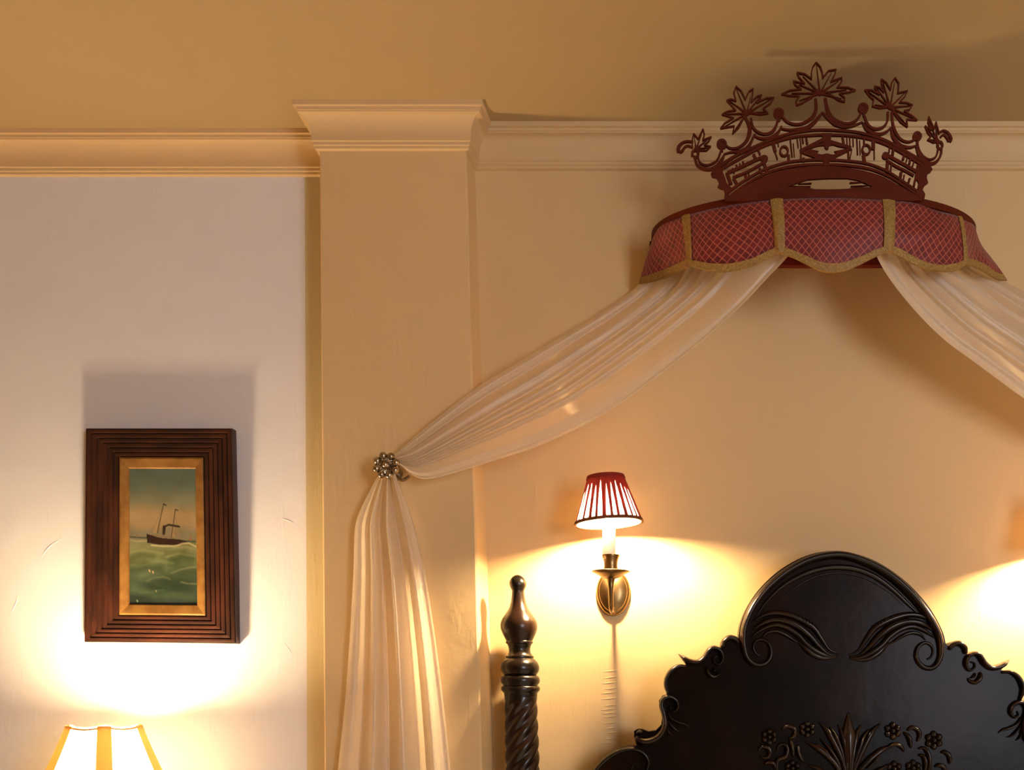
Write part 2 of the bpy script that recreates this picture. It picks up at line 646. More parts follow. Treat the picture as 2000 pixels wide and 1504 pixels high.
zc = CEIL - 0.05
xl, xr, xi = pil_x(0, zc), pil_x(1, zc), pil_x(2, zc)
cornice('trim_1', [(XL, LWY, 0, -1), (xl + 0.0, LWY, 0, -1)], 'moulded cornice above the picture wall')
cornice('trim_2', [(xl, LWY + 0.002, -1, 0), (xl, PILY, -1, -1), (xr, PILY, 1, -1), (xi, -0.0, 1, -1), (XR, 0.0, 0, -1)], 'moulded cornice around the pilaster and along the bed wall')

# ---------------------------------------------------------------- bed corona: board, fretwork crown, valance
CX0, CA, CB, CYC = 0.353, 0.352, 0.192, -0.10
BZ = 2.512
corona = thing('bed_corona', 'red brown fretwork crown with scalloped red valance fixed high above the headboard', 'bed canopy', (CX0, -0.10, BZ))


def ell(phi, grow=0.0):
    return (CX0 + (CA + grow) * math.cos(phi), CYC - (CB + grow) * math.sin(phi))


# D-shaped board
pts = [ell(math.pi * k / 40, 0.010) for k in range(41)]
poly = [(CX0 + CA + 0.010, -0.001)] + pts + [(CX0 - CA - 0.010, -0.001)]
n = len(poly)
v = [(x, y, BZ) for x, y in poly] + [(x, y, BZ + 0.014) for x, y in poly]
f = [tuple(range(n)), tuple(range(2 * n - 1, n - 1, -1))] + [(i, i + n, (i + 1) % n + n, (i + 1) % n) for i in range(n)]
o = obj('board', v, f, M_CROWN, corona)
fix_normals(o)
box('back_batten', (CX0 - 0.30, -0.02, BZ - 0.022), (CX0 + 0.30, -0.002, BZ), M_LINING, corona, 0.001)
for sx in (-1, 1):
    x = CX0 + sx * (CA + 0.002)
    g = Geo()
    g.add(*box_geo((x - 0.004, -0.11, BZ + 0.012), (x + 0.004, -0.001, BZ + 0.018)))
    g.add(*box_geo((x - 0.012, -0.006, BZ - 0.03), (x + 0.012, -0.001, BZ + 0.04)))
    g.build('bracket', M_BLACK, corona)

q = P(1294, 459, -0.115)
box('bracket', (q.x - 0.011, -0.125, q.z - 0.016), (q.x + 0.008, -0.105, q.z + 0.013), M_BLACK, corona, 0.002)

# valance: columns from the board edge (top) to the scalloped hem (bottom)
def top_angle(px):
    """angle on the ellipse whose board-edge point shows at photograph column px"""
    lo, hi = 0.0, math.pi
    best, bphi = 1e9, 0
    for k in range(0, 721):
        phi = math.pi * k / 720
        x, y = ell(phi)
        q = AX + x / (DW + y) * FPX
        if abs(q - px) < best:
            best, bphi = abs(q - px), phi
    return bphi


SEAMS = [(1346, 1347, 517), (1518, 1521, 492), (1729, 1735, 489), (1868, 1887, 515)]
PHI = [math.pi - 0.02] + [top_angle(s[0]) for s in SEAMS] + [0.02]
HEMS = [
    [(1249, 552), (1268, 550), (1300, 540), (1330, 525), (1347, 517)],
    [(1347, 517), (1362, 521), (1390, 527), (1430, 527), (1470, 517), (1500, 502), (1521, 492)],
    [(1521, 492), (1548, 500), (1575, 513), (1600, 525), (1624, 529), (1650, 526), (1680, 514), (1710, 499), (1735, 489)],
    [(1735, 489), (1757, 497), (1785, 511), (1815, 524), (1845, 530), (1868, 526), (1887, 515)],
    [(1887, 515), (1905, 521), (1930, 533), (1950, 543), (1966, 546)],
]
NROW = 12


def valance_surface(k, t, r, out=0.0):
    """point of panel k at t along, r from board (0) to hem (1)"""
    phi = PHI[k] + (PHI[k + 1] - PHI[k]) * t
    x, y = ell(phi, 0.006 + out)
    hem = spline(HEMS[k], 8)
    ff = t * (len(hem) - 1)
    i = min(int(ff), len(hem) - 2)
    h = hem[i] + (hem[i + 1] - hem[i]) * (ff - i)
    yb = y - 0.004
    if k == 0:
        yb = (-0.055) + (yb + 0.055) * t ** 1.0
    if k == 4:
        yb = (-0.055) + (yb + 0.055) * (1 - t)
    b = P(h[0], h[1], yb - out)
    top = Vector((x, y, BZ + 0.001))
    p = top.lerp(b, r)
    # belly of the cloth and small slack folds at the ends
    p.y -= 0.012 * math.sin(math.pi * r) * (1 if 0 < k < 4 else 0.6)
    if k == 3:
        p.y -= 0.006 * math.sin(r * 9 + t * 7) * math.sin(math.pi * t)
    if k in (0, 4):
        p.y -= 0.008 * math.sin(r * 8 + t * 3) * (1 - abs(2 * t - 1)) * 1.0
    return p


NT = 30
u_acc = 0.0
for k in range(5):
    rows = []
    uvs = []
    width = (valance_surface(k, 0, 0.5) - valance_surface(k, 1, 0.5)).length * 1.04
    for i in range(NT + 1):
        t = i / NT
        top, bot = valance_surface(k, t, 0), valance_surface(k, t, 1)
        L = (top - bot).length
        for j in range(NROW + 1):
            r = j / NROW
            rows.append(valance_surface(k, t, r))
            uvs.append((u_acc + width * t, -L * r))
    nv = NROW + 1
    f = grid_faces(NT + 1, nv)
    o = obj('valance_panel', rows, f, M_CLOTH, corona, True)
    lay = o.data.uv_layers.new(name='cloth')
    for lp in o.data.loops:
        lay.data[lp.index].uv = uvs[lp.vertex_index]
    md = o.modifiers.new('thickness', 'SOLIDIFY')
    md.thickness = 0.003
    md.offset = 0
    u_acc += width
    # hem braid following the scallop
    g = Geo()
    v = []
    for i in range(NT + 1):
        t = i / NT
        a = valance_surface(k, t, 0.91, 0.003)
        b = valance_surface(k, t, 1.015, 0.003)
        if k in (0, 4):
            a = valance_surface(k, t, 0.88, 0.003)
        for q, dy in ((a, 0), (b, 0), (b, 0.006), (a, 0.004)):
            v.append((q.x, q.y - 0.001 + dy, q.z))
    f = grid_faces(NT + 1, 4, True) + [(0, 1, 2, 3), tuple(NT * 4 + q for q in (3, 2, 1, 0))]
    g.add(v, f)
    g.build('hem_braid', M_BRAID, corona, angle=60)
for k in range(4):
    hw = (0.075, 0.060, 0.050, 0.05)[k]
    hwn = (0.055, 0.055, 0.075, 0.10)[k]
    v = []
    for j in range(NROW * 2 + 1):
        r = j / (NROW * 2)
        a = valance_surface(k, 1 - hw, r, 0.002)
        m = valance_surface(k, 1.0, r, 0.005)
        b = valance_surface(k + 1, hwn if k != 3 else 0.06, r, 0.002)
        for q, dy in ((a, -0.002), (m, -0.002), (b, -0.002), (b, 0.003), (m, 0.003), (a, 0.003)):
            v.append((q.x, q.y + dy, q.z))
    f = grid_faces(NROW * 2 + 1, 6, True) + [tuple(range(6)), tuple(NROW * 2 * 6 + q for q in range(6))]
    g = Geo()
    g.add(v, f)
    g.build('seam_braid', M_BRAID, corona, angle=60)

# fretwork crown, traced once, cut from 6 mm board standing on the front of the board
KY, KT = -0.286, 0.006
A = lambda x, y: (1300 + x / 5.0125, 100 + y / 5.0125)
B = lambda x, y: (1580 + x / 5.0125, 100 + y / 5.0125)
TA = lambda L: [A(*p) for p in L]
TB = lambda L: [B(*p) for p in L]
w_ = lambda *a: [x / 5.0125 for x in a] if len(a) > 1 else a[0] / 5.0125


def poly_line(g, pts, w):
    """sharp cornered line: one flat ribbon for each leg, with a disc at each joint"""
    for a, b in zip(pts[:-1], pts[1:]):
        flat_stroke(g, [a, b], w, KY, KT, 1)
    for a in pts[1:-1]:
        flat_disc(g, a[0], a[1], w / 2, KY, KT, 8)


g = Geo()   # band with its rims and the end pieces
flat_stroke(g, TA([(455, 1170), (540, 1112), (700, 1012), (850, 942), (1020, 868), (1200, 808), (1400, 772), (1540, 766)]) + TB([(300, 772), (500, 794), (700, 850), (850, 920), (1000, 1008), (1130, 1082), (1195, 1130)]), w_(30, 26, 24, 22, 24, 26, 30), KY, KT)
flat_stroke(g, TA([(520, 1165), (700, 1062), (900, 952), (1050, 892), (1250, 838), (1450, 818), (1560, 815)]) + TB([(350, 820), (550, 845), (750, 905), (950, 1012), (1130, 1120)]), w_(26, 26, 22, 22, 26, 26), KY, KT)
flat_stroke(g, TA([(585, 1405), (700, 1312), (850, 1216), (1000, 1142), (1200, 1083), (1400, 1062), (1570, 1060)]) + TB([(350, 1068), (550, 1092), (700, 1140), (800, 1190), (950, 1290), (1100, 1395)]), w_(24, 22, 22, 22, 24), KY, KT)
flat_stroke(g, TA([(600, 1440), (720, 1345), (870, 1248), (1020, 1178), (1210, 1128), (1400, 1108), (1575, 1106)]) + TB([(350, 1112), (560, 1140), (720, 1192), (850, 1260), (980, 1345), (1100, 1425)]), w_(20, 24, 24, 24, 20), KY, KT)
flat_poly(g, TA([(470, 1160), (442, 1195), (455, 1228), (500, 1238), (515, 1262), (525, 1290), (510, 1325), (535, 1342), (570, 1352), (585, 1388), (574, 1430), (590, 1462), (625, 1455), (622, 1390), (648, 1340), (600, 1290), (580, 1230), (560, 1180), (560, 1130)]), KY, KT)
flat_poly(g, TB([(1100, 1100), (1185, 1112), (1212, 1155), (1192, 1182), (1160, 1198), (1155, 1240), (1168, 1288), (1135, 1312), (1115, 1355), (1140, 1400), (1132, 1440), (1090, 1445), (1050, 1395), (1085, 1330), (1060, 1250), (1078, 1180)]), KY, KT)
for a, b, w in (((600, 1185), (640, 1300), 34), ((655, 1140), (672, 1190), 14), ((692, 1108), (706, 1158), 16), ((725, 1092), (738, 1138), 12), ((756, 1075), (768, 1120), 18), ((862, 1005), (884, 1058), 26), ((905, 955), (925, 1010), 16),
                ((665, 1240), (700, 1300), 26), ((782, 1210), (795, 1262), 26), ((812, 1198), (824, 1246), 14), ((920, 1140), (940, 1196), 20), ((965, 1100), (995, 1175), 30),
                ((1052, 890), (1075, 980), 30), ((1062, 950), (1096, 1055), 12), ((1205, 1010), (1206, 1092), 26), ((1100, 890), (1106, 930), 10),
                ((1222, 865), (1240, 1030), 14), ((1252, 900), (1262, 1030), 8), ((1288, 850), (1300, 940), 10), ((1318, 848), (1330, 960), 10), ((1340, 846), (1348, 900), 14), ((1378, 845), (1388, 905), 20), ((1330, 960), (1322, 1075), 16), ((1350, 1040), (1352, 1080), 24)):
    flat_stroke(g, [A(*a), A(*b)], w / 5.0125, KY, KT, 1)
for a, b, w in (((330, 830), (345, 930), 22), ((372, 840), (376, 910), 10), ((400, 840), (404, 920), 10), ((432, 845), (436, 930), 10), ((385, 940), (390, 1070), 18), ((420, 960), (400, 1072), 10), ((470, 850), (478, 1010), 12), ((498, 870), (504, 1010), 8), ((536, 1010), (545, 1088), 32), ((540, 850), (542, 920), 16), ((632, 870), (630, 960), 34), ((640, 950), (642, 1056), 10),
                ((792, 930), (785, 990), 14), ((828, 950), (820, 1015), 26), ((935, 1010), (922, 1060), 24), ((965, 1030), (955, 1080), 12), ((995, 1050), (985, 1100), 22), ((1030, 1075), (1018, 1120), 14), ((1075, 1110), (1050, 1260), 34), ((770, 1090), (765, 1180), 30), ((808, 1110), (798, 1190), 16), ((905, 1180), (895, 1240), 28), ((935, 1205), (928, 1255), 12), ((990, 1240), (975, 1285), 22), ((1040, 1260), (1030, 1320), 20), ((1080, 1290), (1070, 1350), 14)):
    flat_stroke(g, [B(*a), B(*b)], w / 5.0125, KY, KT, 1)
# long capsules
for F, up, lo, ball, tip in ((TA, [(610, 1185), (760, 1120), (880, 1062), (960, 1030)], [(660, 1232), (800, 1178), (900, 1122), (975, 1078)], (968, 1050, 36), [(650, 1205), (620, 1215)]),
                             (TB, [(745, 1000), (850, 1060), (960, 1120), (1060, 1180)], [(760, 1062), (850, 1120), (950, 1170), (1030, 1215)], (752, 1020, 36), [(1040, 1190), (1050, 1210)])):
    flat_stroke(g, F(up), w_(30), KY, KT)
    flat_stroke(g, F(lo), w_(24), KY, KT)
    q = F([ball[:2]])[0]
    flat_disc(g, q[0], q[1], ball[2] / 5.0125, KY, KT)
# rings and central diamond
for F, c in ((A, (1160, 975)), (B, (562, 960))):
    ring = [F(c[0] + 38 * math.cos(a * math.pi / 8), c[1] + 46 * math.sin(a * math.pi / 8)) for a in range(17)]
    flat_stroke(g, ring, w_(20), KY, KT, 2)
D0, D1, D2, D3 = A(1318, 972), A(1545, 862), B(415, 944), A(1572, 1068)
for a, b in ((D0, D1), (D1, D2), (D2, D3), (D3, D0)):
    flat_stroke(g, [a, b], w_(26, 34) if a in (D0,) else w_(30), KY, KT, 1)
flat_poly(g, TA([(1530, 800), (1630, 800), (1610, 900), (1595, 955), (1578, 958), (1560, 945), (1545, 890)]), KY, KT)
flat_poly(g, TA([(1345, 975), (1420, 960), (1500, 975), (1480, 1000), (1530, 1010), (1580, 1000), (1640, 1012), (1680, 1000), (1650, 978), (1760, 955), (1790, 945), (1700, 1000), (1620, 1060), (1575, 1130), (1555, 1130), (1540, 1060), (1440, 1020)]), KY, KT)
flat_stroke(g, TA([(1380, 968), (1440, 935), (1500, 915), (1550, 910)]), w_(4, 16, 20), KY, KT)
flat_stroke(g, TB([(380, 940), (300, 925), (240, 905), (200, 910)]), w_(4, 16, 20), KY, KT)
crown = g.build('crown', M_CROWN, corona)
crown['label'] = 'fretwork crown cut from red brown board'

g = Geo()   # solid foot of the crown with its slit of light
top = spline(TA([(600, 1436), (850, 1282), (1050, 1195), (1300, 1140), (1575, 1122)]) + TB([(450, 1152), (700, 1216), (900, 1322), (1040, 1402), (1128, 1432)]), 6)
hole_t = TA([(1190, 1330), (1280, 1292), (1390, 1256), (1500, 1248)]) + TB([(200, 1244), (380, 1244), (480, 1262), (560, 1296), (632, 1328)])
hole_b = TA([(1190, 1330), (1290, 1326), (1380, 1328), (1455, 1350)]) + TB([(200, 1352), (380, 1346), (470, 1330), (560, 1330), (632, 1328)])
lo_y = 1462
tl = [p for p in top]
xs_l, xs_r = hole_t[0][0], hole_t[-1][0]
upper = [tuple(p) for p in tl]
li = [p for p in upper if p[0] < xs_l]
mi = [p for p in upper if xs_l <= p[0] <= xs_r]
ri = [p for p in upper if p[0] > xs_r]
ylo = A(0, lo_y)[1]
flat_poly(g, li + [mi[0], hole_t[0], (hole_t[0][0], ylo), (li[0][0] - 1, ylo)], KY, KT)
flat_poly(g, mi + hole_t[::-1], KY, KT)
flat_poly(g, [mi[-1]] + ri + [(ri[-1][0], ylo - 4), (ri[-1][0] - 5, ylo), (hole_t[-1][0], ylo), hole_t[-1]], KY, KT)
flat_poly(g, hole_b + [(hole_b[-1][0], ylo), (hole_b[0][0], ylo)], KY, KT)
for a, b, w in (((1215, 1318), (1420, 1322), 8), ((1300, 1296), (1430, 1290), 10)):
    flat_stroke(g, [A(*a), A(*b)], w_(2, w), KY, KT, 2)
for a, b, w in (((600, 1310), (410, 1320), 8), ((530, 1280), (400, 1285), 12)):
    flat_stroke(g, [B(*a), B(*b)], w_(2, w), KY, KT, 2)
g.build('crown_foot', M_CROWN, crown)

# cresting: balls, arcs and stems
def balls(F, lst):
    for x, y, r in lst:
        g = Geo()
        ring = [F(x + (r - 12) * math.cos(a * math.pi / 8), y + (r - 12) * math.sin(a * math.pi / 8)) for a in range(17)]
        flat_stroke(g, ring, w_(26), KY, KT, 2)
        q = F(x - 6, y + 6)
        flat_disc(g, q[0], q[1], (r - 22) / 5.0125, KY, KT)
        flat_stroke(g, [F(x + r * 0.1, y + r * 0.7), F(x + r * 0.1, y + r * 1.5)], w_(18), KY, KT, 1)
        g.build('ball_finial', M_CROWN, crown)


balls(A, [(550, 905, 50), (1108, 604, 52)])
balls(B, [(532, 554, 52), (1062, 828, 45)])
for pts in (
    [TA([(780, 640), (822, 740), (812, 830), (770, 900), (700, 944), (630, 945), (588, 915)]), w_(24, 34, 44, 30, 24, 20, 18)],
    [TA([(570, 1005), (640, 985), (720, 978), (790, 950), (835, 890), (862, 830), (880, 810)]), w_(14, 16, 24, 36, 30, 22, 16)],
    [TA([(835, 650), (852, 730), (890, 778), (950, 806), (1010, 802), (1060, 768), (1092, 700), (1098, 650)]), w_(22, 24, 24, 24, 24, 30, 24, 20)],
    [TA([(862, 820), (920, 848), (990, 852), (1060, 830), (1110, 780), (1136, 728)]), w_(16, 22, 26, 34, 26, 16)],
    [TA([(1470, 460), (1472, 570), (1435, 645), (1350, 700), (1270, 712), (1195, 690), (1155, 650), (1142, 618)]), w_(26, 30, 40, 30, 24, 24, 22, 20)],
    [TA([(1128, 752), (1200, 766), (1300, 762), (1390, 742), (1460, 688), (1505, 635), (1536, 596)]), w_(14, 22, 26, 34, 40, 30, 18)],
    [TB([(160, 455), (182, 570), (228, 650), (315, 695), (400, 702), (468, 670), (505, 612), (522, 578)]), w_(26, 30, 40, 30, 24, 24, 22, 20)],
    [TB([(132, 596), (190, 652), (262, 708), (350, 735), (430, 726), (524, 690)]), w_(18, 34, 40, 28, 22, 14)],
    [TB([(540, 620), (580, 718), (650, 758), (728, 738), (768, 680), (774, 590)]), w_(20, 28, 24, 22, 22, 22)],
    [TB([(524, 690), (570, 760), (640, 800), (710, 806), (770, 778), (802, 742)]), w_(14, 34, 30, 26, 22, 14)],
    [TB([(812, 590), (822, 700), (850, 788), (900, 858), (970, 884), (1028, 866), (1050, 838)]), w_(22, 22, 26, 24, 22, 20, 18)],
    [TB([(802, 742), (830, 840), (895, 915), (980, 938), (1050, 922)]), w_(14, 34, 34, 26, 14)],
    [TB([(1060, 880), (1078, 960), (1120, 1024), (1180, 1056), (1238, 1036), (1262, 980), (1268, 915)]), w_(20, 20, 20, 18, 18, 18, 18)],
    [TB([(1050, 925), (1085, 1010), (1135, 1070), (1200, 1098), (1258, 1070), (1294, 1004), (1300, 935)]), w_(16, 34, 34, 30, 26, 22, 20)],
    [TA([(312, 1000), (332, 1080), (390, 1112), (450, 1100), (506, 1060), (536, 990), (546, 950)]), w_(18, 18, 18, 18, 18, 20, 20)],
    [TA([(284, 1030), (310, 1110), (370, 1146), (440, 1150), (505, 1118), (555, 1050), (578, 1000)]), w_(22, 24, 26, 30, 36, 32, 16)],
):
    g = Geo()
    flat_stroke(g, pts[0], pts[1], KY, KT)
    g.build('crest_arc', M_CROWN, crown)


def maple(outlines, hub, veins, extra=(), ow=2.5):
    g = Geo()
    for o_ in outlines:
        dist = [math.hypot(p[0] - hub[0], p[1] - hub[1]) for p in o_]
        cut = []
        for i, p in enumerate(o_):
            k = 0.86 if 0 < i < len(o_) - 1 and dist[i] < dist[i - 1] and dist[i] < dist[i + 1] else 1.0
            cut.append((hub[0] + (p[0] - hub[0]) * k, hub[1] + (p[1] - hub[1]) * k))
        poly_line(g, cut, ow)
    for v_ in veins:
        flat_stroke(g, [hub, v_], [3.4, 2.0, 0.5], KY, KT, 3)
    flat_disc(g, hub[0], hub[1], 4.2, KY, KT, 14)
    for pts, w in extra:
        flat_stroke(g, pts, w, KY, KT)
    return g.build('leaf', M_CROWN, crown)


maple([TA([(1475, 105), (1442, 150), (1428, 205), (1418, 245), (1365, 220), (1290, 205), (1306, 250), (1338, 295), (1255, 290), (1268, 326), (1300, 358), (1215, 380), (1140, 415), (1200, 430), (1278, 440), (1276, 490), (1287, 524), (1345, 500), (1445, 440)]),
       TB([(72, 105), (112, 150), (132, 205), (142, 230), (190, 188), (265, 175), (256, 220), (234, 275), (322, 255), (322, 292), (305, 338), (380, 350), (455, 378), (400, 396), (332, 408), (350, 450), (350, 490), (290, 474), (188, 405)])],
      A(1512, 408), TA([(1478, 130), (1345, 240), (1308, 322), (1235, 408), (1312, 480)]) + TB([(222, 205), (292, 286), (370, 372), (320, 462)]))
maple([TA([(765, 650), (715, 745), (658, 800), (652, 748), (540, 750), (580, 700), (645, 655), (555, 615), (605, 586), (668, 568), (640, 520), (600, 478), (640, 465), (672, 462), (668, 400), (690, 342), (740, 385), (778, 445), (815, 392), (856, 365), (852, 425), (845, 475), (895, 440), (940, 425), (928, 455), (910, 482), (985, 456), (1060, 450), (1025, 508), (982, 548), (1002, 604), (930, 614), (850, 605)])],
      A(795, 605), TA([(695, 370), (625, 480), (585, 612), (570, 738), (668, 780), (842, 400), (925, 440), (1030, 465), (975, 590)]))
maple([TB([(845, 255), (880, 310), (886, 382), (965, 385), (940, 440), (902, 488), (960, 500), (1015, 525), (986, 568), (958, 585), (1010, 628), (1060, 670), (985, 682), (965, 735), (900, 690), (826, 590)]),
       TB([(845, 255), (812, 300), (802, 345), (755, 300), (710, 270), (714, 320), (726, 372), (690, 350), (645, 340), (652, 370), (675, 398), (610, 375), (550, 375), (592, 430), (636, 472), (622, 532), (690, 552), (765, 545)])],
      B(797, 545), TB([(842, 290), (728, 300), (665, 358), (580, 392), (645, 520), (945, 398), (995, 530), (1040, 660), (958, 715)]))
maple([TA([(262, 925), (262, 860), (275, 805), (322, 838), (366, 760), (380, 815), (374, 852), (446, 835), (420, 880), (392, 908), (440, 930), (400, 968), (318, 968)])],
      A(298, 955), TA([(280, 830), (355, 800), (420, 850), (420, 938)]),
      [(TA([(272, 882), (200, 880), (150, 905), (122, 952), (128, 985)]), w_(20, 20, 22, 34, 30)), (TA([(268, 940), (222, 922), (188, 935), (160, 975), (135, 980)]), w_(18, 18, 18, 24, 24)), (TA([(262, 1025), (262, 985), (290, 965), (320, 985), (310, 1030), (272, 1030)]), w_(24))])
maple([TB([(1278, 808), (1245, 690), (1225, 740), (1175, 640), (1168, 690), (1192, 748), (1140, 730), (1165, 790), (1188, 825), (1165, 862), (1225, 890), (1260, 880)])],
      B(1258, 875), TB([(1245, 720), (1180, 680), (1155, 745), (1180, 860)]),
      [(TB([(1278, 792), (1320, 774), (1366, 798), (1396, 855), (1384, 882)]), w_(18, 20, 22, 24, 22)), (TB([(1288, 838), (1320, 812), (1350, 840), (1372, 880)]), w_(18, 18, 18, 20)), (TB([(1262, 935), (1265, 895), (1292, 885), (1308, 915), (1300, 945), (1272, 950)]), w_(22))])

# ---------------------------------------------------------------- curtains
def bez_at(c, t):
    f_ = t * (len(c) - 1)
    i = min(int(f_), len(c) - 2)
    return c[i] + (c[i + 1] - c[i]) * (f_ - i)


def resample(pts, n=200):
    c = spline(pts, 12)
    L = arc_lengths(c)
    out = []
    j = 0
    for i in range(n + 1):
        s = L[-1] * i / n
        while j < len(L) - 2 and L[j + 1] < s:
            j += 1
        q = (s - L[j]) / max(L[j + 1] - L[j], 1e-9)
        out.append(c[j] + (c[j + 1] - c[j]) * q)
    return out


def swag(name, U, Lw, YU, YL, folds, mat, parent, seed, NS=110, NTT=84):
    """gathered cloth spanning an upper and a lower edge; (fold position, width, depth, drift) list"""
    rnd = random.Random(seed)
    cu, cl = resample(U), resample(Lw)
    v = []
    for i in range(NS + 1):
        s = i / NS
        a, b = bez_at(cu, s), bez_at(cl, s)
        ya = lerp_list(YU, s)
        yb = lerp_list(YL, s)
        gather = math.sin(math.pi * min(1, 0.12 + s * 0.95)) ** 0.5
        for j in range(NTT + 1):
            t = j / NTT
            q = a + (b - a) * t
            Y = ya + (yb - ya) * t
            d = 0.0
            for c0, wd, dp, dr in folds:
                x = (t - c0 - dr * (s - 0.5)) / wd
                d += dp * math.exp(-x * x)
            d += (0.0013 * math.sin(t * 61 + s * 9 + seed) + 0.0010 * math.sin(t * 97 - s * 5)) * max(0.15, 1 - t * 0.9)
            d *= (0.55 + 0.45 * gather)
            p = P(q[0], q[1], Y - d)
            v.append(p)
    o = obj(name, v, grid_faces(NS + 1, NTT + 1), mat, parent, True)
    return o


cl_thing = thing('bed_curtain', 'ivory voile bed curtain swept left from the crown to the rosette on the pilaster', 'curtain', P(757, 910, PILY), 'bed curtains hung from the corona')
U1 = [(1300, 450), (1270, 508), (1247, 556), (1180, 606), (1100, 655), (1000, 715), (930, 758), (860, 812), (800, 862), (758, 898)]
L1 = [(1572, 440), (1545, 493), (1502, 540), (1448, 597), (1388, 652), (1330, 700), (1232, 774), (1150, 826), (1050, 872), (955, 903), (880, 926), (832, 936), (803, 927), (784, 910), (766, 904)]
F1 = [(0.05, 0.040, 0.014, 0.02), (0.14, 0.030, -0.016, 0.04), (0.24, 0.06, 0.018, 0.10), (0.345, 0.022, -0.020, 0.10), (0.40, 0.03, 0.016, 0.10), (0.47, 0.025, -0.014, 0.08), (0.525, 0.025, 0.012, 0.06), (0.575, 0.022, -0.012, 0.04), (0.63, 0.03, 0.012, 0.0), (0.69, 0.025, -0.008, -0.03), (0.84, 0.11, 0.012, -0.04), (0.965, 0.02, -0.006, 0.0), (0.99, 0.012, 0.006, 0.0)]
swag('swag', U1, L1, [-0.035, -0.028, -0.045, -0.075, -0.105, -0.125, -0.135], [-0.262, -0.25, -0.22, -0.19, -0.165, -0.15, -0.140], F1, M_DRAPE, cl_thing, 1)
# the tail below the rosette, down to the floor
TLX = [(742, 925), (728, 948), (702, 1000), (693, 1035), (690, 1120), (682, 1260), (672, 1390), (660, 1504), (640, 1750), (615, 2100), (600, 2590)]
TRX = [(772, 925), (780, 948), (802, 1002), (818, 1060), (832, 1130), (850, 1245), (867, 1380), (880, 1504), (900, 1750), (925, 2100), (940, 2590)]
F2 = [(0.07, 0.05, 0.012, 0.0), (0.19, 0.05, -0.022, 0.05), (0.31, 0.06, 0.020, 0.06), (0.45, 0.06, -0.026, 0.10), (0.60, 0.055, 0.022, 0.14), (0.74, 0.05, -0.022, 0.10), (0.86, 0.05, 0.018, 0.05), (0.97, 0.03, -0.004, 0.0)]
swag('tail', TLX, TRX, [-0.128, -0.118, -0.112, -0.11, -0.11], [-0.128, -0.122, -0.118, -0.116, -0.116], F2, M_DRAPE, cl_thing, 4, NS=120, NTT=72)

cr_thing = thing('bed_curtain', 'ivory voile bed curtain swept right from the crown past the edge of the photo', 'curtain', P(2440, 930, -0.1), 'bed curtains hung from the corona')
U2 = [(1870, 455), (1905, 520), (1962, 549), (2010, 575), (2100, 628), (2200, 690), (2300, 760), (2380, 830), (2440, 905)]
L2 = [(1690, 440), (1712, 500), (1740, 548), (1790, 610), (1845, 664), (1900, 705), (1950, 742), (2000, 778), (2090, 835), (2200, 885), (2320, 925), (2400, 938), (2432, 915)]
F3 = [(0.10, 0.05, 0.014, 0.02), (0.20, 0.05, -0.016, 0.02), (0.30, 0.04, 0.016, 0.05), (0.46, 0.08, 0.020, 0.02), (0.60, 0.04, -0.018, 0.0), (0.70, 0.035, 0.016, -0.02), (0.78, 0.03, -0.014, 0.0), (0.87, 0.04, 0.012, 0.0), (0.95, 0.03, -0.006, 0.0)]
swag('swag', U2, L2, [-0.035, -0.03, -0.045, -0.06, -0.08, -0.09], [-0.262, -0.25, -0.21, -0.17, -0.13, -0.11], F3, M_DRAPE, cr_thing, 2)
TLX2 = [(2420, 930), (2395, 1000), (2380, 1100), (2360, 1300), (2340, 1504), (2310, 2100), (2300, 2560)]
TRX2 = [(2455, 930), (2490, 1000), (2510, 1100), (2530, 1300), (2545, 1504), (2570, 2100), (2590, 2560)]
swag('tail', TLX2, TRX2, [-0.11, -0.08, -0.07, -0.06], [-0.11, -0.09, -0.08, -0.07], F2, M_DRAPE, cr_thing, 5, NS=60, NTT=60)


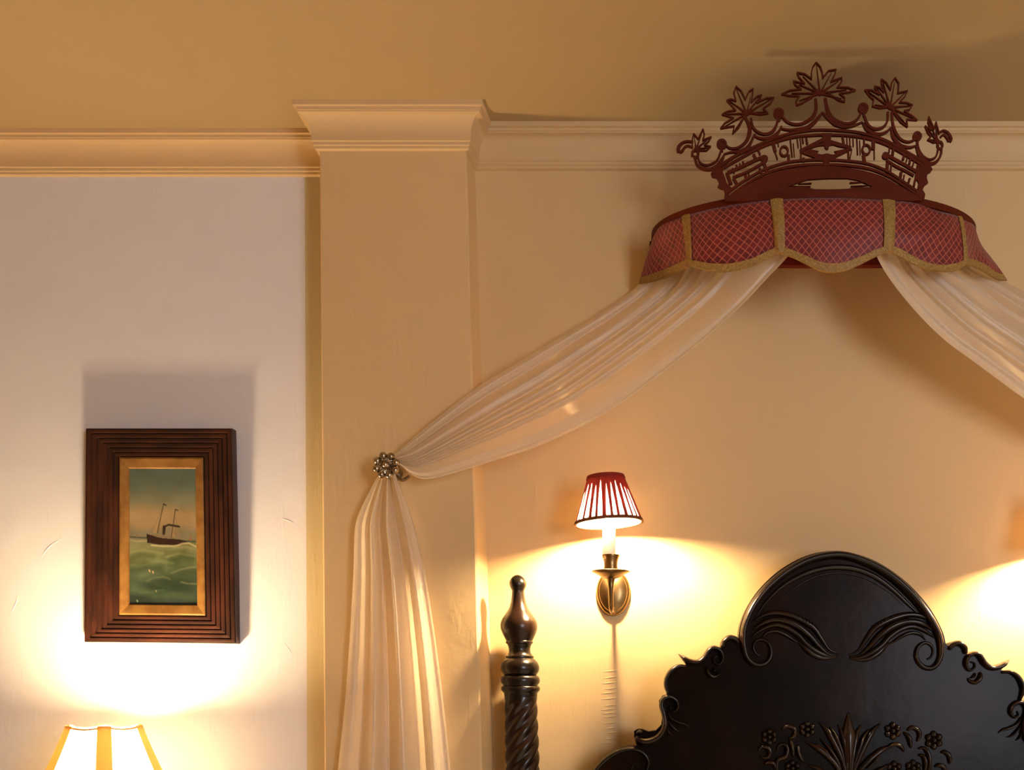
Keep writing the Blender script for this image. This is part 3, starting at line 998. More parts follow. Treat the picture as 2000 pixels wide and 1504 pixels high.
# rosette holdbacks
def rosette(px, py, Yw, Yf, label, rot=0.0):
    c = P(px, py, Yf)
    t = thing('curtain_holdback', label, 'holdback', c, 'flower rosette curtain holdbacks')
    g = Geo()
    path = [(c.x, Yf + 0.004, c.z), (c.x, (Yf + Yw) / 2, c.z), (c.x, Yw - 0.001, c.z)]
    g.add(*tube_geo(path, 0.006, 12))
    g.add(*tube_geo([(c.x, Yw - 0.006, c.z), (c.x, Yw - 0.001, c.z)], 0.018, 18))
    # back hook that catches the cloth
    hook = [(c.x + 0.006, Yw - 0.012, c.z - 0.010), (c.x + 0.024, Yw - 0.03, c.z - 0.022), (c.x + 0.040, Yw - 0.035, c.z - 0.014)]
    g.add(*tube_geo([tuple(q) for q in spline(hook, 5)], 0.004, 10))
    g.build('rod', M_SILVER, t, angle=50)
    R_ = 0.030
    g = Geo()
    v, f = lathe_geo([(0.0005, 0.0), (0.012, 0.0), (0.020, -0.004), (0.022, -0.010), (0.0005, -0.010)], 24)
    g.add([(c.x + a, Yf + b2, c.z + b) for a, b, b2 in [(q[0], q[1], -q[2]) for q in v]], f)
    g.build('back_plate', M_SILVER, t, angle=40)
    for k in range(8):
        a = rot + 2 * math.pi * k / 8
        g = Geo()
        # fluted petal: a cupped tongue with a bulb at its tip
        rows = []
        for i in range(9):
            rr = 0.007 + 0.015 * i / 8
            hw = 0.0030 + 0.0075 * math.sin(math.pi * 0.5 * i / 8)
            for j in range(9):
                u = (j / 8 - 0.5) * 2
                flute = 0.0009 * math.cos(u * math.pi * 3)
                dep = -0.004 - 0.006 * (1 - (i / 8) ** 2) * 0.3 + 0.004 * u * u + flute
                x = rr * math.cos(a) - u * hw * math.sin(a)
                z = rr * math.sin(a) + u * hw * math.cos(a)
                rows.append((c.x + x, Yf + dep - 0.002, c.z + z))
        g.add(rows, grid_faces(9, 9))
        v, f = sphere_geo((c.x + 0.0222 * math.cos(a), Yf - 0.004, c.z + 0.0222 * math.sin(a)), 0.0086, 14, 9)
        g.add(v, f)
        g.build('petal', M_SILVER, t, angle=50)
    g = Geo()
    g.add(*sphere_geo((c.x, Yf - 0.012, c.z), 0.0068, 16, 10))
    g.add(*tube_geo([(c.x, Yf - 0.010, c.z), (c.x, Yf, c.z)], [0.009, 0.011], 18))
    g.build('centre_bead', M_SILVER, t, angle=50)
    return t


rosette(755, 910, PILY, PILY - 0.075, 'silver flower rosette holdback gripping the curtain on the pilaster', 0.3)
rosette(2445, 915, 0.0, -0.14, 'silver flower rosette holdback for the right hand curtain', 0.3)

# ---------------------------------------------------------------- wall sconces
def sconce(px, label, tilt, dy=0.0):
    YB, YC = 0.0, -0.128           # wall, candle axis
    base = P(px + 3, 1165 + dy, 0.0)
    t = thing('wall_sconce', label, 'wall lamp', base, 'candle sconces either side of the bed')
    ax = P(px - 2, 1118 + dy, YC).x
    def z(py):
        return P(px, py + dy, YC).z
    # oval backplate: stepped dome
    cz = P(px, 1158 + dy, -0.01).z
    g = Geo()
    v = []
    prof = [(1.0, 0.0), (1.0, -0.004), (0.97, -0.008), (0.90, -0.011), (0.84, -0.012), (0.80, -0.016), (0.6, -0.021), (0.35, -0.024), (0.02, -0.025)]
    for s_, d in prof:
        for k in range(40):
            a = 2 * math.pi * k / 40
            zz = 0.054 * math.sin(a)
            xx = 0.040 * math.cos(a) * (1 + 0.06 * math.sin(a))
            v.append((base.x + s_ * xx, d - 0.0005, cz + s_ * zz))
    g.add(v, grid_faces(len(prof), 40, True) + [tuple(range(40))])
    bp = g.build('backplate', M_BRASS, t, angle=35)
    g = Geo()
    zb = P(px, 1197 + dy, -0.03).z
    g.add(*sphere_geo((base.x, -0.030, zb), 0.0055, 14, 9))
    g.build('screw_knob', M_BRASS, bp, True)
    # arm: leaves the plate low down, swings out and rises to the cup
    za = P(px, 1190 + dy, -0.05).z
    z2 = P(px, 1193 + dy, -0.09).z
    path = []
    for yy, zz_ in ((-0.018, za + 0.004), (-0.06, z2 + 0.001), (-0.10, z2 + 0.002), (-0.119, z2 + 0.018), (YC, z(1150)), (YC, z(1136)), (YC, z(1124))):
        path.append((base.x + (ax - base.x) * min(1.0, yy / YC), yy, zz_))
    g = Geo()
    g.add(*tube_geo([tuple(q) for q in spline(path, 7)], [0.0050, 0.0050, 0.0052, 0.0056, 0.0075, 0.012], 16))
    g.build('arm', M_BRASS, t, angle=50)
    g = Geo()
    v, f = lathe_geo([(0.006, z(1131)), (0.012, z(1130)), (0.022, z(1127)), (0.031, z(1122)), (0.0425, z(1117.5)), (0.0430, z(1116)), (0.0415, z(1115)), (0.028, z(1117)), (0.012, z(1118)), (0.003, z(1118))], 44, lambda h: (ax, YC, h))
    g.add(v, f)
    g.build('drip_pan', M_BRASS, t, angle=50)
    g = Geo()
    v, f = lathe_geo([(0.012, z(1118)), (0.0165, z(1113)), (0.0150, z(1106)), (0.0155, z(1098)), (0.0185, z(1089)), (0.0200, z(1086)), (0.0200, z(1084)), (0.0175, z(1083.5)), (0.0150, z(1092)), (0.001, z(1093))], 36, lambda h: (ax, YC, h))
    g.add(v, f)
    g.build('candle_cup', M_BRASS, t, angle=50)
    g = Geo()
    v, f = lathe_geo([(0.0145, z(1093)), (0.0145, z(1030)), (0.0125, z(1027)), (0.007, z(1024)), (0.006, z(1012)), (0.001, z(1012))], 28, lambda h: (ax - 0.004, YC, h))
    g.add(v, f)
    g.build('candle_sleeve', M_CANDLE, t, angle=50)
    zl = z(992)
    g = Geo()
    v, f = lathe_geo([(0.006, z(1014)), (0.0115, z(1010)), (0.0150, z(1003)), (0.0158, z(996)), (0.0140, z(987)), (0.008, z(978)), (0.001, z(974))], 14, lambda h: (ax - 0.0065, YC, h))
    g.add(v, f)
    bulb = g.build('bulb', None, t, True)
    bulb_mat(bulb, SCONCE_W)
    # cap on three wires, added to block and soften the bulb's upward beam
    g = Geo()
    v, f = lathe_geo([(0.001, z(958)), (0.0272, z(960)), (0.0277, z(961)), (0.0272, z(962)), (0.001, z(961))], 24, lambda h: (ax - 0.0065, YC, h))
    g.add(v, f)
    for k in range(3):
        a = 2 * math.pi * k / 3 + 0.4
        g.add(*tube_geo([(ax - 0.0065 + 0.026 * math.cos(a), YC + 0.026 * math.sin(a), z(961)), (ax - 0.008 + 0.036 * math.cos(a), YC + 0.036 * math.sin(a), z(934))], 0.0008, 6))
    g.build('upbeam_diffuser', M_FROST, t, angle=40)
    # pleated empire shade, sitting a little askew
    r0, r1 = S(33, YC), S(64, YC)
    zt, zb_ = z(931), z(1022)
    cxs = P(px - 9, 980 + dy, YC).x
    hh = zt - zb_
    rot = Matrix.Translation((cxs, YC, (zt + zb_) / 2)) @ Matrix.Rotation(tilt, 4, 'Y') @ Matrix.Translation((-cxs, -YC, -(zt + zb_) / 2))

    def cone(a, q, dr=0.0):
        r = r0 + (r1 - r0) * q + dr
        return rot @ Vector((cxs + r * math.cos(a), YC + r * math.sin(a), zt - hh * q))
    NSEG = 72
    v = [cone(2 * math.pi * k / NSEG, q / 8) for q in range(9) for k in range(NSEG)]
    g = Geo()
    g.add(v, grid_faces(9, NSEG, True))
    sh = g.build('lamp_shade', M_SHADE_IN, t, True)
    rnd = random.Random(3)
    NP = 26
    for k in range(NP):
        a = 2 * math.pi * (k + 0.15 * rnd.uniform(-1, 1)) / NP
        wide = rnd.uniform(0.7, 1.1)
        lean = rnd.uniform(-0.02, 0.02)
        v = []
        for i in range(7):
            q = i / 6
            half = (2 * math.pi / NP) * (0.50 * (1 - q) ** 2.4 * 0.95 + 0.25 * wide)
            for sg, dr in ((-1, 0.0012), (0, 0.0032), (1, 0.0012)):
                v.append(cone(a + lean * q + sg * half, q * 0.985, dr))
        o = obj('pleat', v, grid_faces(7, 3), M_PLEAT, sh, True)
    for nm, q0, q1, m_ in (('top_binding', -0.015, 0.05, M_PLEAT), ('hem_binding', 0.945, 1.015, M_SHADETRIM)):
        v = []
        for q, dr in ((q0, 0.0045), (q1, 0.0045), (q1, -0.0012), (q0, -0.0012)):
            v += [cone(2 * math.pi * k / NSEG, q, dr) for k in range(NSEG)]
        g = Geo()
        g.add(v, grid_faces(4, NSEG, True) + [(k, (k + 1) % NSEG, 3 * NSEG + (k + 1) % NSEG, 3 * NSEG + k) for k in range(NSEG)])
        g.build(nm, m_, sh, angle=50)
    return t


sconce(1195, 'brass candle sconce with red pleated shade on the wall between bedpost and headboard', math.radians(-4.0))
sconce(2100, 'brass candle sconce with red pleated shade right of the headboard', math.radians(-8.0), 34)

# ---------------------------------------------------------------- picture
pic = thing('framed_painting', 'small steamship seascape in a dark ridged mahogany frame with gilt slip', 'painting', P(312, 1250, LWY))
# frame corners: front plane leans forward at the top
FT, FB = LWY - 0.034, LWY - 0.022
CT = [P(167, 836, FT), P(452.5, 836, FT), P(461.5, 1257, FB), P(164, 1254, FB)]   # tl tr br bl


def bil(u, w, out=0.0):
    """u across, w down; out = height above the front plane towards the room"""
    a = CT[0].lerp(CT[1], u)
    b = CT[3].lerp(CT[2], u)
    p = a.lerp(b, w)
    return Vector((p.x, p.y - out, p.z))


FWX, FWY = 62 / 288, 0.131      # rail width as a share of the whole
steps = []
NR = 6
steps.append((0.0, -0.026))
steps.append((0.0, -0.004))
steps.append((0.015, -0.0005))
for k in range(NR):
    a = 0.02 + 0.96 * k / NR
    b = 0.02 + 0.96 * (k + 1) / NR
    h = 0.0 - 0.0022 * k
    m_ = (a + b) / 2
    steps += [(a, h - 0.0030), (a + (b - a) * 0.16, h - 0.0006), (m_, h), (a + (b - a) * 0.82, h - 0.0008), (a + (b - a) * 0.92, h - 0.0040)]
steps += [(1.0, -0.017), (1.0, -0.026)]


def rails(prof, i0x, i0y, i1x, i1y, name, mats):
    """four mitred rails between the outer inset i0 and the inner inset i1"""
    for side in range(4):
        v = []
        for t_ in (0, 1):
            for q, h in prof:
                ix = i0x + (i1x - i0x) * q
                iy = i0y + (i1y - i0y) * q
                c = [(ix, iy), (1 - ix, iy), (1 - ix, 1 - iy), (ix, 1 - iy)]
                a, b = c[side], c[(side + 1) % 4]
                pt = a if t_ == 0 else b
                v.append(bil(pt[0], pt[1], h))
        n = len(prof)
        f = grid_faces(2, n, True) + [tuple(range(n)), tuple(n + k for k in range(n))]
        g = Geo()
        g.add(v, f)
        g.build(name, mats[side % 2], pic, angle=25)


rails(steps, 0, 0, FWX, FWY, 'frame_rail', (M_MAHOG_H, M_MAHOG))
slip = [(0, -0.022), (0, -0.0115), (0.15, -0.0105), (0.75, -0.0135), (0.92, -0.0145), (1.0, -0.017), (1.0, -0.022)]
IX, IY = (245 - 166) / 288, (912 - 836) / 419
rails(slip, FWX, FWY, IX, IY, 'gilt_slip', (M_GILT, M_GILT))
rails([(0, -0.026), (0, -0.031), (1, -0.031), (1, -0.026)], 0.04, 0.03, FWX, FWY, 'back_strip', (M_OAK, M_OAK))

# the painting itself: a fine mesh whose colours are computed stroke by stroke
W_, H_ = 150, 290
uu, vv = np.meshgrid(np.linspace(0, 1, W_), np.linspace(0, 1, H_))
rs = np.random.RandomState(5)


def fbm(u, v, sx, sy, oct=4, seed=0):
    r = np.random.RandomState(seed)
    out = np.zeros_like(u)
    amp = 1.0
    for o_ in range(oct):
        n0, n1 = int(sx * 2 ** o_) + 2, int(sy * 2 ** o_) + 2
        gr = r.rand(n1 + 1, n0 + 1)
        x, y = u * (n0 - 1), v * (n1 - 1)
        xi, yi = x.astype(int), y.astype(int)
        fx, fy = x - xi, y - yi
        fx, fy = fx * fx * (3 - 2 * fx), fy * fy * (3 - 2 * fy)
        out += amp * (gr[yi, xi] * (1 - fx) * (1 - fy) + gr[yi, xi + 1] * fx * (1 - fy) + gr[yi + 1, xi] * (1 - fx) * fy + gr[yi + 1, xi + 1] * fx * fy)
        amp *= 0.5
    return out / 1.875 - 0.5


def ramp(t, stops):
    ks = [s[0] for s in stops]
    return np.stack([np.interp(t, ks, [s[1][c] / 255 for s in stops]) for c in range(3)], -1)


img = ramp(vv + 0.06 * fbm(uu, vv, 4, 6, 4, 1), [(0, (88, 106, 96)), (0.12, (92, 106, 92)), (0.24, (122, 122, 98)), (0.34, (164, 140, 104)), (0.42, (152, 132, 100)), (0.47, (122, 116, 96)), (0.52, (118, 112, 90))])
img += (fbm(uu, vv, 3, 8, 4, 2) * 0.10)[..., None] * np.array((0.9, 1, 1.1))
sea = ramp(vv, [(0.50, (108, 110, 72)), (0.58, (112, 116, 74)), (0.66, (92, 102, 62)), (0.76, (70, 84, 54)), (0.86, (50, 68, 46)), (0.94, (38, 54, 40)), (1.0, (28, 40, 32))])
wv = np.sin((vv * 46 / (0.35 + vv) + 1.8 * np.sin(uu * 5 + vv * 9) + 5 * fbm(uu, vv, 4, 7, 3, 3)) * 1.0)
sea += (0.035 * wv + 0.16 * fbm(uu, vv, 4, 15, 4, 4))[..., None] * np.array((1.0, 1.0, 0.95))
sea[..., 2] += 0.03
msk = (vv > 0.525 + 0.006 * np.sin(uu * 19))[..., None]
img = np.where(msk, sea, img)


def cu(x, y):
    return ((x - 325) / 432.0, (y - 350) / 835.0)


def put(mask, col, op=1.0):
    global img
    m = (mask * op)[..., None]
    img = img * (1 - m) + np.array(col) / 255 * m


AS = 835 / 432.0


def line(pts, w, col, op=1.0, soft=0.35):
    d = np.full(uu.shape, 9.0)
    pts = [cu(*p) for p in pts]
    for (x0, y0), (x1, y1) in zip(pts[:-1], pts[1:]):
        dx, dy = x1 - x0, (y1 - y0) * AS
        L2 = dx * dx + dy * dy + 1e-9
        t = np.clip(((uu - x0) * dx + (vv - y0) * AS * dy) / L2, 0, 1)
        d = np.minimum(d, np.hypot(uu - x0 - t * dx, (vv - y0) * AS - t * dy))
    w = w / 432.0
    put(np.clip((w / 2 - d) / (w * soft) + 0.5, 0, 1), col, op)


def fillp(pts, col, op=1.0):
    pts = [cu(*p) for p in pts]
    ins = np.zeros(uu.shape, bool)
    n = len(pts)
    for i in range(n):
        (x0, y0), (x1, y1) = pts[i], pts[(i + 1) % n]
        c = ((y0 > vv) != (y1 > vv)) & (uu < (x1 - x0) * (vv - y0) / (y1 - y0 + 1e-12) + x0)
        ins ^= c
    put(ins.astype(float), col, op)


line([(325, 768), (440, 775), (757, 797)], 9, (52, 66, 60), 0.8)
line([(330, 785), (380, 795), (440, 792)], 10, (150, 146, 112), 0.8, 0.8)
for pts, w, c, op in (
    ([(335, 862), (400, 850), (470, 858), (540, 866)], 12, (160, 156, 104), 0.55), ([(560, 888), (640, 868), (700, 878), (757, 884)], 10, (170, 164, 112), 0.6),
    ([(600, 905), (660, 880), (720, 892)], 24, (50, 66, 42), 0.55), ([(360, 880), (420, 866), (480, 876)], 16, (66, 80, 50), 0.5),
    ([(330, 940), (400, 945), (460, 930), (520, 915), (600, 925)], 14, (140, 142, 94), 0.5), ([(350, 965), (440, 945), (520, 950)], 26, (48, 62, 40), 0.6),
    ([(590, 985), (650, 962), (720, 948), (757, 950)], 9, (186, 170, 130), 0.7), ([(560, 1005), (640, 980), (740, 970)], 30, (44, 58, 38), 0.55),
    ([(440, 1035), (480, 1015), (540, 1008), (580, 1022)], 9, (178, 168, 124), 0.7), ([(430, 1065), (490, 1030), (560, 1035), (620, 1060)], 40, (34, 48, 34), 0.6),
    ([(650, 1038), (690, 1048), (750, 1048)], 8, (170, 160, 120), 0.7), ([(620, 1090), (690, 1065), (757, 1080)], 36, (34, 48, 34), 0.5),
    ([(330, 1080), (420, 1090), (500, 1120), (600, 1110), (757, 1130)], 20, (72, 88, 58), 0.5), ([(330, 1150), (440, 1140), (560, 1160), (757, 1160)], 40, (24, 36, 30), 0.5),
    ([(400, 1105), (470, 1100), (540, 1085)], 12, (88, 100, 66), 0.5)):
    dark = sum(c) < 230
    line([(q[0], q[1] + (8 if dark else 0)) for q in pts], w * (1.5 if dark else 1.0), c, min(1.0, op * (1.3 if dark else 0.75)), 1.3)
fillp([(505, 640), (478, 745), (510, 745)], (164, 132, 96), 0.6)
fillp([(600, 660), (585, 765), (615, 770)], (164, 132, 96), 0.5)
fillp([(615, 680), (600, 745), (650, 775)], (128, 104, 76), 0.6)
line([(545, 570), (505, 745)], 5, (52, 38, 28), 0.95)
line([(618, 602), (590, 772)], 5, (52, 38, 28), 0.95)
line([(545, 570), (560, 578)], 8, (52, 36, 28), 0.9)
line([(618, 603), (632, 608)], 7, (52, 36, 28), 0.8)
line([(535, 600), (470, 740)], 2.5, (96, 80, 60), 0.5)
line([(612, 640), (660, 775)], 2.5, (96, 80, 60), 0.5)
line([(548, 745), (552, 705), (575, 695), (640, 706)], 11, (40, 30, 26), 0.95)
line([(543, 750), (546, 705)], 14, (40, 30, 26), 0.95)
fillp([(440, 748), (442, 803), (500, 812), (600, 816), (650, 812), (692, 797), (640, 782), (540, 776), (500, 768)], (42, 26, 24))
line([(450, 752), (520, 765), (600, 770)], 6, (120, 92, 66), 0.8)
line([(470, 818), (540, 824), (620, 822), (660, 806), (700, 805), (757, 832)], 9, (196, 178, 140), 0.85, 0.9)
line([(600, 832), (680, 826), (757, 842)], 14, (150, 146, 108), 0.5, 1.0)
fillp([(705, 750), (700, 790), (722, 790)], (136, 96, 66), 0.85)
fillp([(384, 735), (378, 770), (392, 770)], (120, 92, 70), 0.8)
line([(350, 745), (348, 768)], 5, (110, 86, 66), 0.7)
for q in ((455, 968), (476, 976)):
    line([q, (q[0] + 3, q[1] + 8)], 9, (196, 150, 118), 0.9)
line([(495, 1090), (497, 1096)], 6, (180, 170, 120), 0.8)
line([(380, 1150), (383, 1158)], 8, (130, 150, 120), 0.8)
img = np.clip(img, 0.01, 1)
linimg = np.where(img <= 0.04045, img / 12.92, ((img + 0.055) / 1.055) ** 2.4) * 0.85
v = [bil(IX - 0.012 + (1 - 2 * IX + 0.024) * i / (W_ - 1), IY - 0.008 + (1 - 2 * IY + 0.016) * j / (H_ - 1), -0.0185) for j in range(H_) for i in range(W_)]
cv = obj('canvas', v, grid_faces(H_, W_), None, pic, True)
fix_normals(cv)
ca = cv.data.color_attributes.new('paint', 'FLOAT_COLOR', 'POINT')
ca.data.foreach_set('color', np.concatenate([linimg, np.ones(linimg.shape[:2] + (1,))], -1).reshape(-1).astype(np.float32))
m, nt, b = mat_new('oil_paint')
at = nd(nt, 'ShaderNodeVertexColor', layer_name='paint')
nt.links.new(at.outputs[0], b.inputs['Base Color'])
b.inputs['Roughness'].default_value = 0.38
nz = nd(nt, 'ShaderNodeTexNoise', i_Scale=240.0, i_Detail=3.0)
tcn = nd(nt, 'ShaderNodeTexCoord')
nt.links.new(tcn.outputs['Object'], nz.inputs['Vector'])
bpn = nd(nt, 'ShaderNodeBump')
bpn.inputs['Distance'].default_value = 0.0004
nt.links.new(nz.outputs[0], bpn.inputs['Height'])
nt.links.new(bpn.outputs[0], b.inputs['Normal'])
cv.data.materials.append(m)
cv['label'] = 'oil painting of a steamer on a green sea'

# ---------------------------------------------------------------- bed: headboard and posts
HY = -0.105         # front plane of the headboard panel
bed = thing('bed', 'ebonised bed with carved scrolled headboard and rope twist bedpost', 'bed', (P(1648, 1500, HY).x, HY, 0.0))
HD = lambda x, y: (1150 + x / 5.488, 1230 + y / 5.488)
HC = lambda x, y: (1420 + x / 4.348, 1060 + y / 4.348)
HE = lambda x, y: (1440 + x / 4.545, 1370 + y / 4.545)
MIR = lambda p: (2 * 1648 - p[0], p[1] + 11)

left_out = [(1066, 1900), (1066, 1740), (1092, 1690), (1110, 1620), (1130, 1560), (1148, 1525)] + [HD(*p) for p in [(70, 1504), (150, 1400), (300, 1282), (420, 1248), (515, 1245), (485, 1150), (485, 1090), (520, 1066), (570, 1066), (640, 1092), (720, 1080), (778, 1020), (786, 930), (755, 830), (752, 760), (790, 705), (835, 690), (805, 600), (808, 520), (855, 432), (930, 384), (1045, 374), (1000, 310), (1075, 324), (1180, 335), (1248, 275), (1295, 190), (1350, 172), (1410, 205), (1420, 130), (1455, 78), (1520, 55), (1580, 76), (1602, 118)]]
arch_out = [HC(*p) for p in [(98, 800), (115, 690), (175, 542), (274, 394), (404, 266), (552, 166), (702, 101), (850, 72), (970, 72), (1100, 96), (1248, 150), (1396, 236), (1546, 355), (1675, 494), (1765, 624), (1834, 762), (1858, 860)]]
right_out = [MIR(p) for p in left_out[::-1]]
outline = left_out + [tuple(p) for p in spline(arch_out, 4)] + right_out
bz = P(1648, 1900, HY).z


def panel(name, pts, Yf, thick, mat, parent, bevel):
    bm = bmesh.new()
    vs = []
    for x, y in pts:
        p = P(x, y, HY)
        vs.append(bm.verts.new((p.x, Yf, p.z)))
    fc = bm.faces.new(vs)
    r = bmesh.ops.extrude_face_region(bm, geom=[fc])
    for q in r['geom']:
        if isinstance(q, bmesh.types.BMVert):
            q.co.y += thick
    bmesh.ops.recalc_face_normals(bm, faces=bm.faces)
    me = bpy.data.meshes.new(name)
    bm.to_mesh(me)
    bm.free()
    me.materials.append(mat)
    o = bpy.data.objects.new(name, me)
    COL.objects.link(o)
    o.parent = parent
    o.matrix_parent_inverse = Matrix.Translation(-parent.location)
    if bevel:
        md = o.modifiers.new('round', 'BEVEL')
        md.width = bevel
        md.segments = 2
        md.limit_method = 'ANGLE'
        md.angle_limit = math.radians(60)
    return o


head = panel('headboard', outline, HY, 0.045, M_EBONY, bed, 0)
head['label'] = 'carved arched headboard panel'


def carve(name, pts, w, h, lift=0.0, F=None, seg=9, both=False, n=6):
    q = [F(*p) for p in pts] if F else pts
    g = Geo()
    carve_stroke(g, q, w, HY - lift, h, n, seg)
    g.build(name, M_POLISH, head, True)
    if both:
        g = Geo()
        carve_stroke(g, [MIR(p) for p in q], w, HY - lift, h, n, seg)
        g.build(name, M_POLISH, head, True)


# arch roll ending in volutes
c_w = lambda *a: [x / 4.348 for x in a]
arch_path = [(285, 962), (248, 945), (222, 895), (238, 842), (290, 822), (345, 850), (372, 910), (362, 985), (310, 1032), (235, 1032), (175, 985), (148, 910), (138, 820), (150, 710), (208, 566), (306, 424), (434, 302), (580, 204), (732, 138), (900, 108), (1040, 122), (1195, 176), (1345, 258), (1488, 372), (1618, 510), (1718, 648), (1782, 770), (1808, 880), (1800, 985), (1750, 1056), (1680, 1062), (1620, 1015), (1600, 945), (1622, 882), (1675, 850), (1728, 872), (1745, 925), (1725, 975), (1690, 992)]
carve('arch_roll', arch_path, c_w(18, 34, 44, 52, 66, 76, 78, 76, 74, 74, 74, 76, 78, 76, 66, 52, 44, 34, 18), 0.026, -0.002, HC, 11)
carve('inner_bead', [(225, 665), (320, 520), (460, 380), (630, 278), (800, 222), (950, 208), (1105, 228), (1260, 292), (1410, 402), (1560, 545), (1735, 710)], c_w(6, 34, 48, 52, 48, 34, 6), 0.010, 0, HC)
carve('inner_line', [(410, 540), (500, 440), (650, 335), (800, 275), (950, 258), (1100, 278), (1250, 340), (1400, 440), (1520, 560)], c_w(4, 14, 16, 14, 4), 0.005, 0, HC, 5)
# acanthus leaves under the arch
MC = lambda p: (1976 - p[0], p[1] + 14)
for pts, w, h in (
    ([(222, 668), (330, 610), (450, 600), (590, 640), (720, 710), (800, 815), (865, 905), (950, 942)], (10, 40, 46, 52, 50, 40, 26, 10), 0.015),
    ([(215, 742), (330, 672), (450, 658), (580, 700), (690, 782), (775, 876), (860, 945), (945, 955)], (10, 44, 50, 60, 56, 44, 28, 10), 0.020),
    ([(205, 800), (300, 735), (400, 700), (500, 720), (600, 785), (660, 850), (745, 915), (850, 962), (940, 965)], (10, 30, 40, 44, 44, 44, 44, 36, 10), 0.017),
    ([(290, 815), (340, 765), (420, 752), (500, 785), (570, 830), (615, 850)], (8, 26, 30, 28, 22, 10), 0.012),
    ([(600, 830), (650, 880), (720, 940), (800, 975), (880, 978), (940, 968)], (12, 40, 46, 40, 26, 8), 0.012)):
    w = [x * 1.2 for x in w]
    carve('acanthus_leaf', pts, c_w(*w), h, 0, HC)
    carve('acanthus_leaf', [MC(p) for p in pts], c_w(*w), h, 0, HC)
for k in range(4):
    x = 640 + k * 26
    carve('bead', [(x, 655 + k * 14 - 22), (x + 10, 655 + k * 14 + 14)], c_w(14, 12), 0.022, 0, HC, 5)
    carve('bead', [(1976 - x, 669 + k * 14 - 22), (1966 - x, 669 + k * 14 + 14)], c_w(14, 12), 0.022, 0, HC, 5)

# scrolled edge, left and right alike
d_w = lambda *a: [x / 5.488 for x in a]
for nm, pts, w, h, lift in (
    ('edge_lobe', [(1440, 205), (1448, 130), (1510, 86), (1575, 106), (1612, 160)], (50, 62, 66, 62, 40), 0.022, -0.002),
    ('edge_scroll', [(955, 258), (1060, 330), (1160, 348), (1235, 300), (1290, 218), (1350, 196), (1415, 235), (1436, 310), (1400, 372), (1345, 352), (1342, 300), (1388, 284)], (4, 56, 66, 62, 60, 58, 56, 52, 46, 36, 28, 18), 0.024, -0.002),
    ('edge_leaf', [(1275, 390), (1278, 455), (1330, 502), (1385, 490), (1412, 455)], (30, 56, 56, 44, 20), 0.015, 0),
    ('edge_leaf', [(1330, 400), (1345, 440), (1385, 458)], (16, 34, 14), 0.017, 0),
    ('edge_lobe', [(1060, 398), (960, 392), (880, 445), (835, 530), (830, 610), (862, 700)], (30, 48, 56, 56, 50, 36), 0.020, -0.002),
    ('edge_scroll', [(508, 1120), (540, 1095), (580, 1110)], (30, 50, 40), 0.018, 0),
    ('edge_scroll', [(510, 1130), (545, 1180), (625, 1196), (720, 1165), (790, 1095), (822, 1005), (808, 905), (782, 810), (805, 740), (870, 716), (940, 758), (956, 830), (915, 876), (872, 848), (886, 808)], (60, 84, 88, 84, 76, 70, 66, 62, 62, 62, 58, 52, 44, 32, 18), 0.024, -0.002),
    ('edge_leaf', [(835, 870), (880, 945), (960, 990), (1040, 1015), (1085, 1052)], (20, 36, 38, 36, 8), 0.014, 0),
    ('edge_leaf', [(840, 960), (890, 1030), (950, 1080), (1000, 1090)], (20, 34, 30, 8), 0.013, 0),
    ('edge_leaf', [(830, 1040), (860, 1100), (900, 1130)], (18, 30, 8), 0.012, 0),
    ('edge_lobe', [(40, 1560), (110, 1465), (210, 1370), (330, 1300), (450, 1275), (560, 1300), (628, 1372), (640, 1450), (600, 1530), (520, 1560), (460, 1500), (480, 1440)], (40, 56, 62, 62, 60, 56, 52, 48, 42, 36, 30, 16), 0.020, -0.002),
    ('edge_lobe', [(-150, 1980), (-60, 1800), (-20, 1680), (60, 1560)], (60, 60, 60, 50), 0.020, -0.002)):
    carve(nm, pts, d_w(*w), h, lift, HD, both=True)

# central bouquet: fan of leaves, daisies and curls
e_w = lambda *a: [x / 4.545 for x in a]
fan = [([(985, 95), (985, 200), (985, 400), (985, 760)], (16, 110, 90, 40), 0.016),
       ([(890, 200), (925, 280), (955, 420), (972, 600), (980, 760)], (10, 46, 50, 44, 30), 0.014),
       ([(1105, 200), (1060, 280), (1030, 420), (1005, 600), (990, 760)], (10, 46, 50, 44, 30), 0.014),
       ([(715, 175), (790, 250), (860, 370), (920, 500), (960, 640), (975, 760)], (8, 44, 50, 46, 40, 24), 0.014),
       ([(1275, 190), (1200, 260), (1130, 380), (1070, 510), (1020, 640), (995, 760)], (8, 44, 50, 46, 40, 24), 0.014),
       ([(820, 225), (865, 300), (915, 430), (950, 580)], (14, 30, 32, 20), 0.018),
       ([(1170, 245), (1120, 310), (1065, 440), (1020, 590)], (14, 30, 32, 20), 0.018),
       ([(590, 350), (690, 400), (790, 470), (880, 570), (950, 720)], (8, 44, 50, 46, 24), 0.014),
       ([(1400, 390), (1300, 420), (1200, 490), (1100, 590), (1010, 720)], (8, 44, 50, 46, 24), 0.014),
       ([(690, 370), (780, 440), (860, 540)], (14, 28, 16), 0.018),
       ([(730, 330), (800, 400), (880, 520), (930, 640)], (8, 28, 30, 16), 0.016),
       ([(1290, 430), (1220, 520), (1140, 600)], (10, 30, 16), 0.017),
       ([(985, 200), (985, 480), (985, 700)], (10, 14, 10), 0.021),
       ([(620, 560), (720, 600), (830, 680), (930, 760)], (14, 40, 44, 20), 0.013),
       ([(1350, 560), (1250, 610), (1140, 690), (1040, 760)], (14, 40, 44, 20), 0.013)]
for pts, w, h in fan:
    carve('fan_leaf', pts, e_w(*[x * 1.3 for x in w]), h * 1.15, 0, HE)
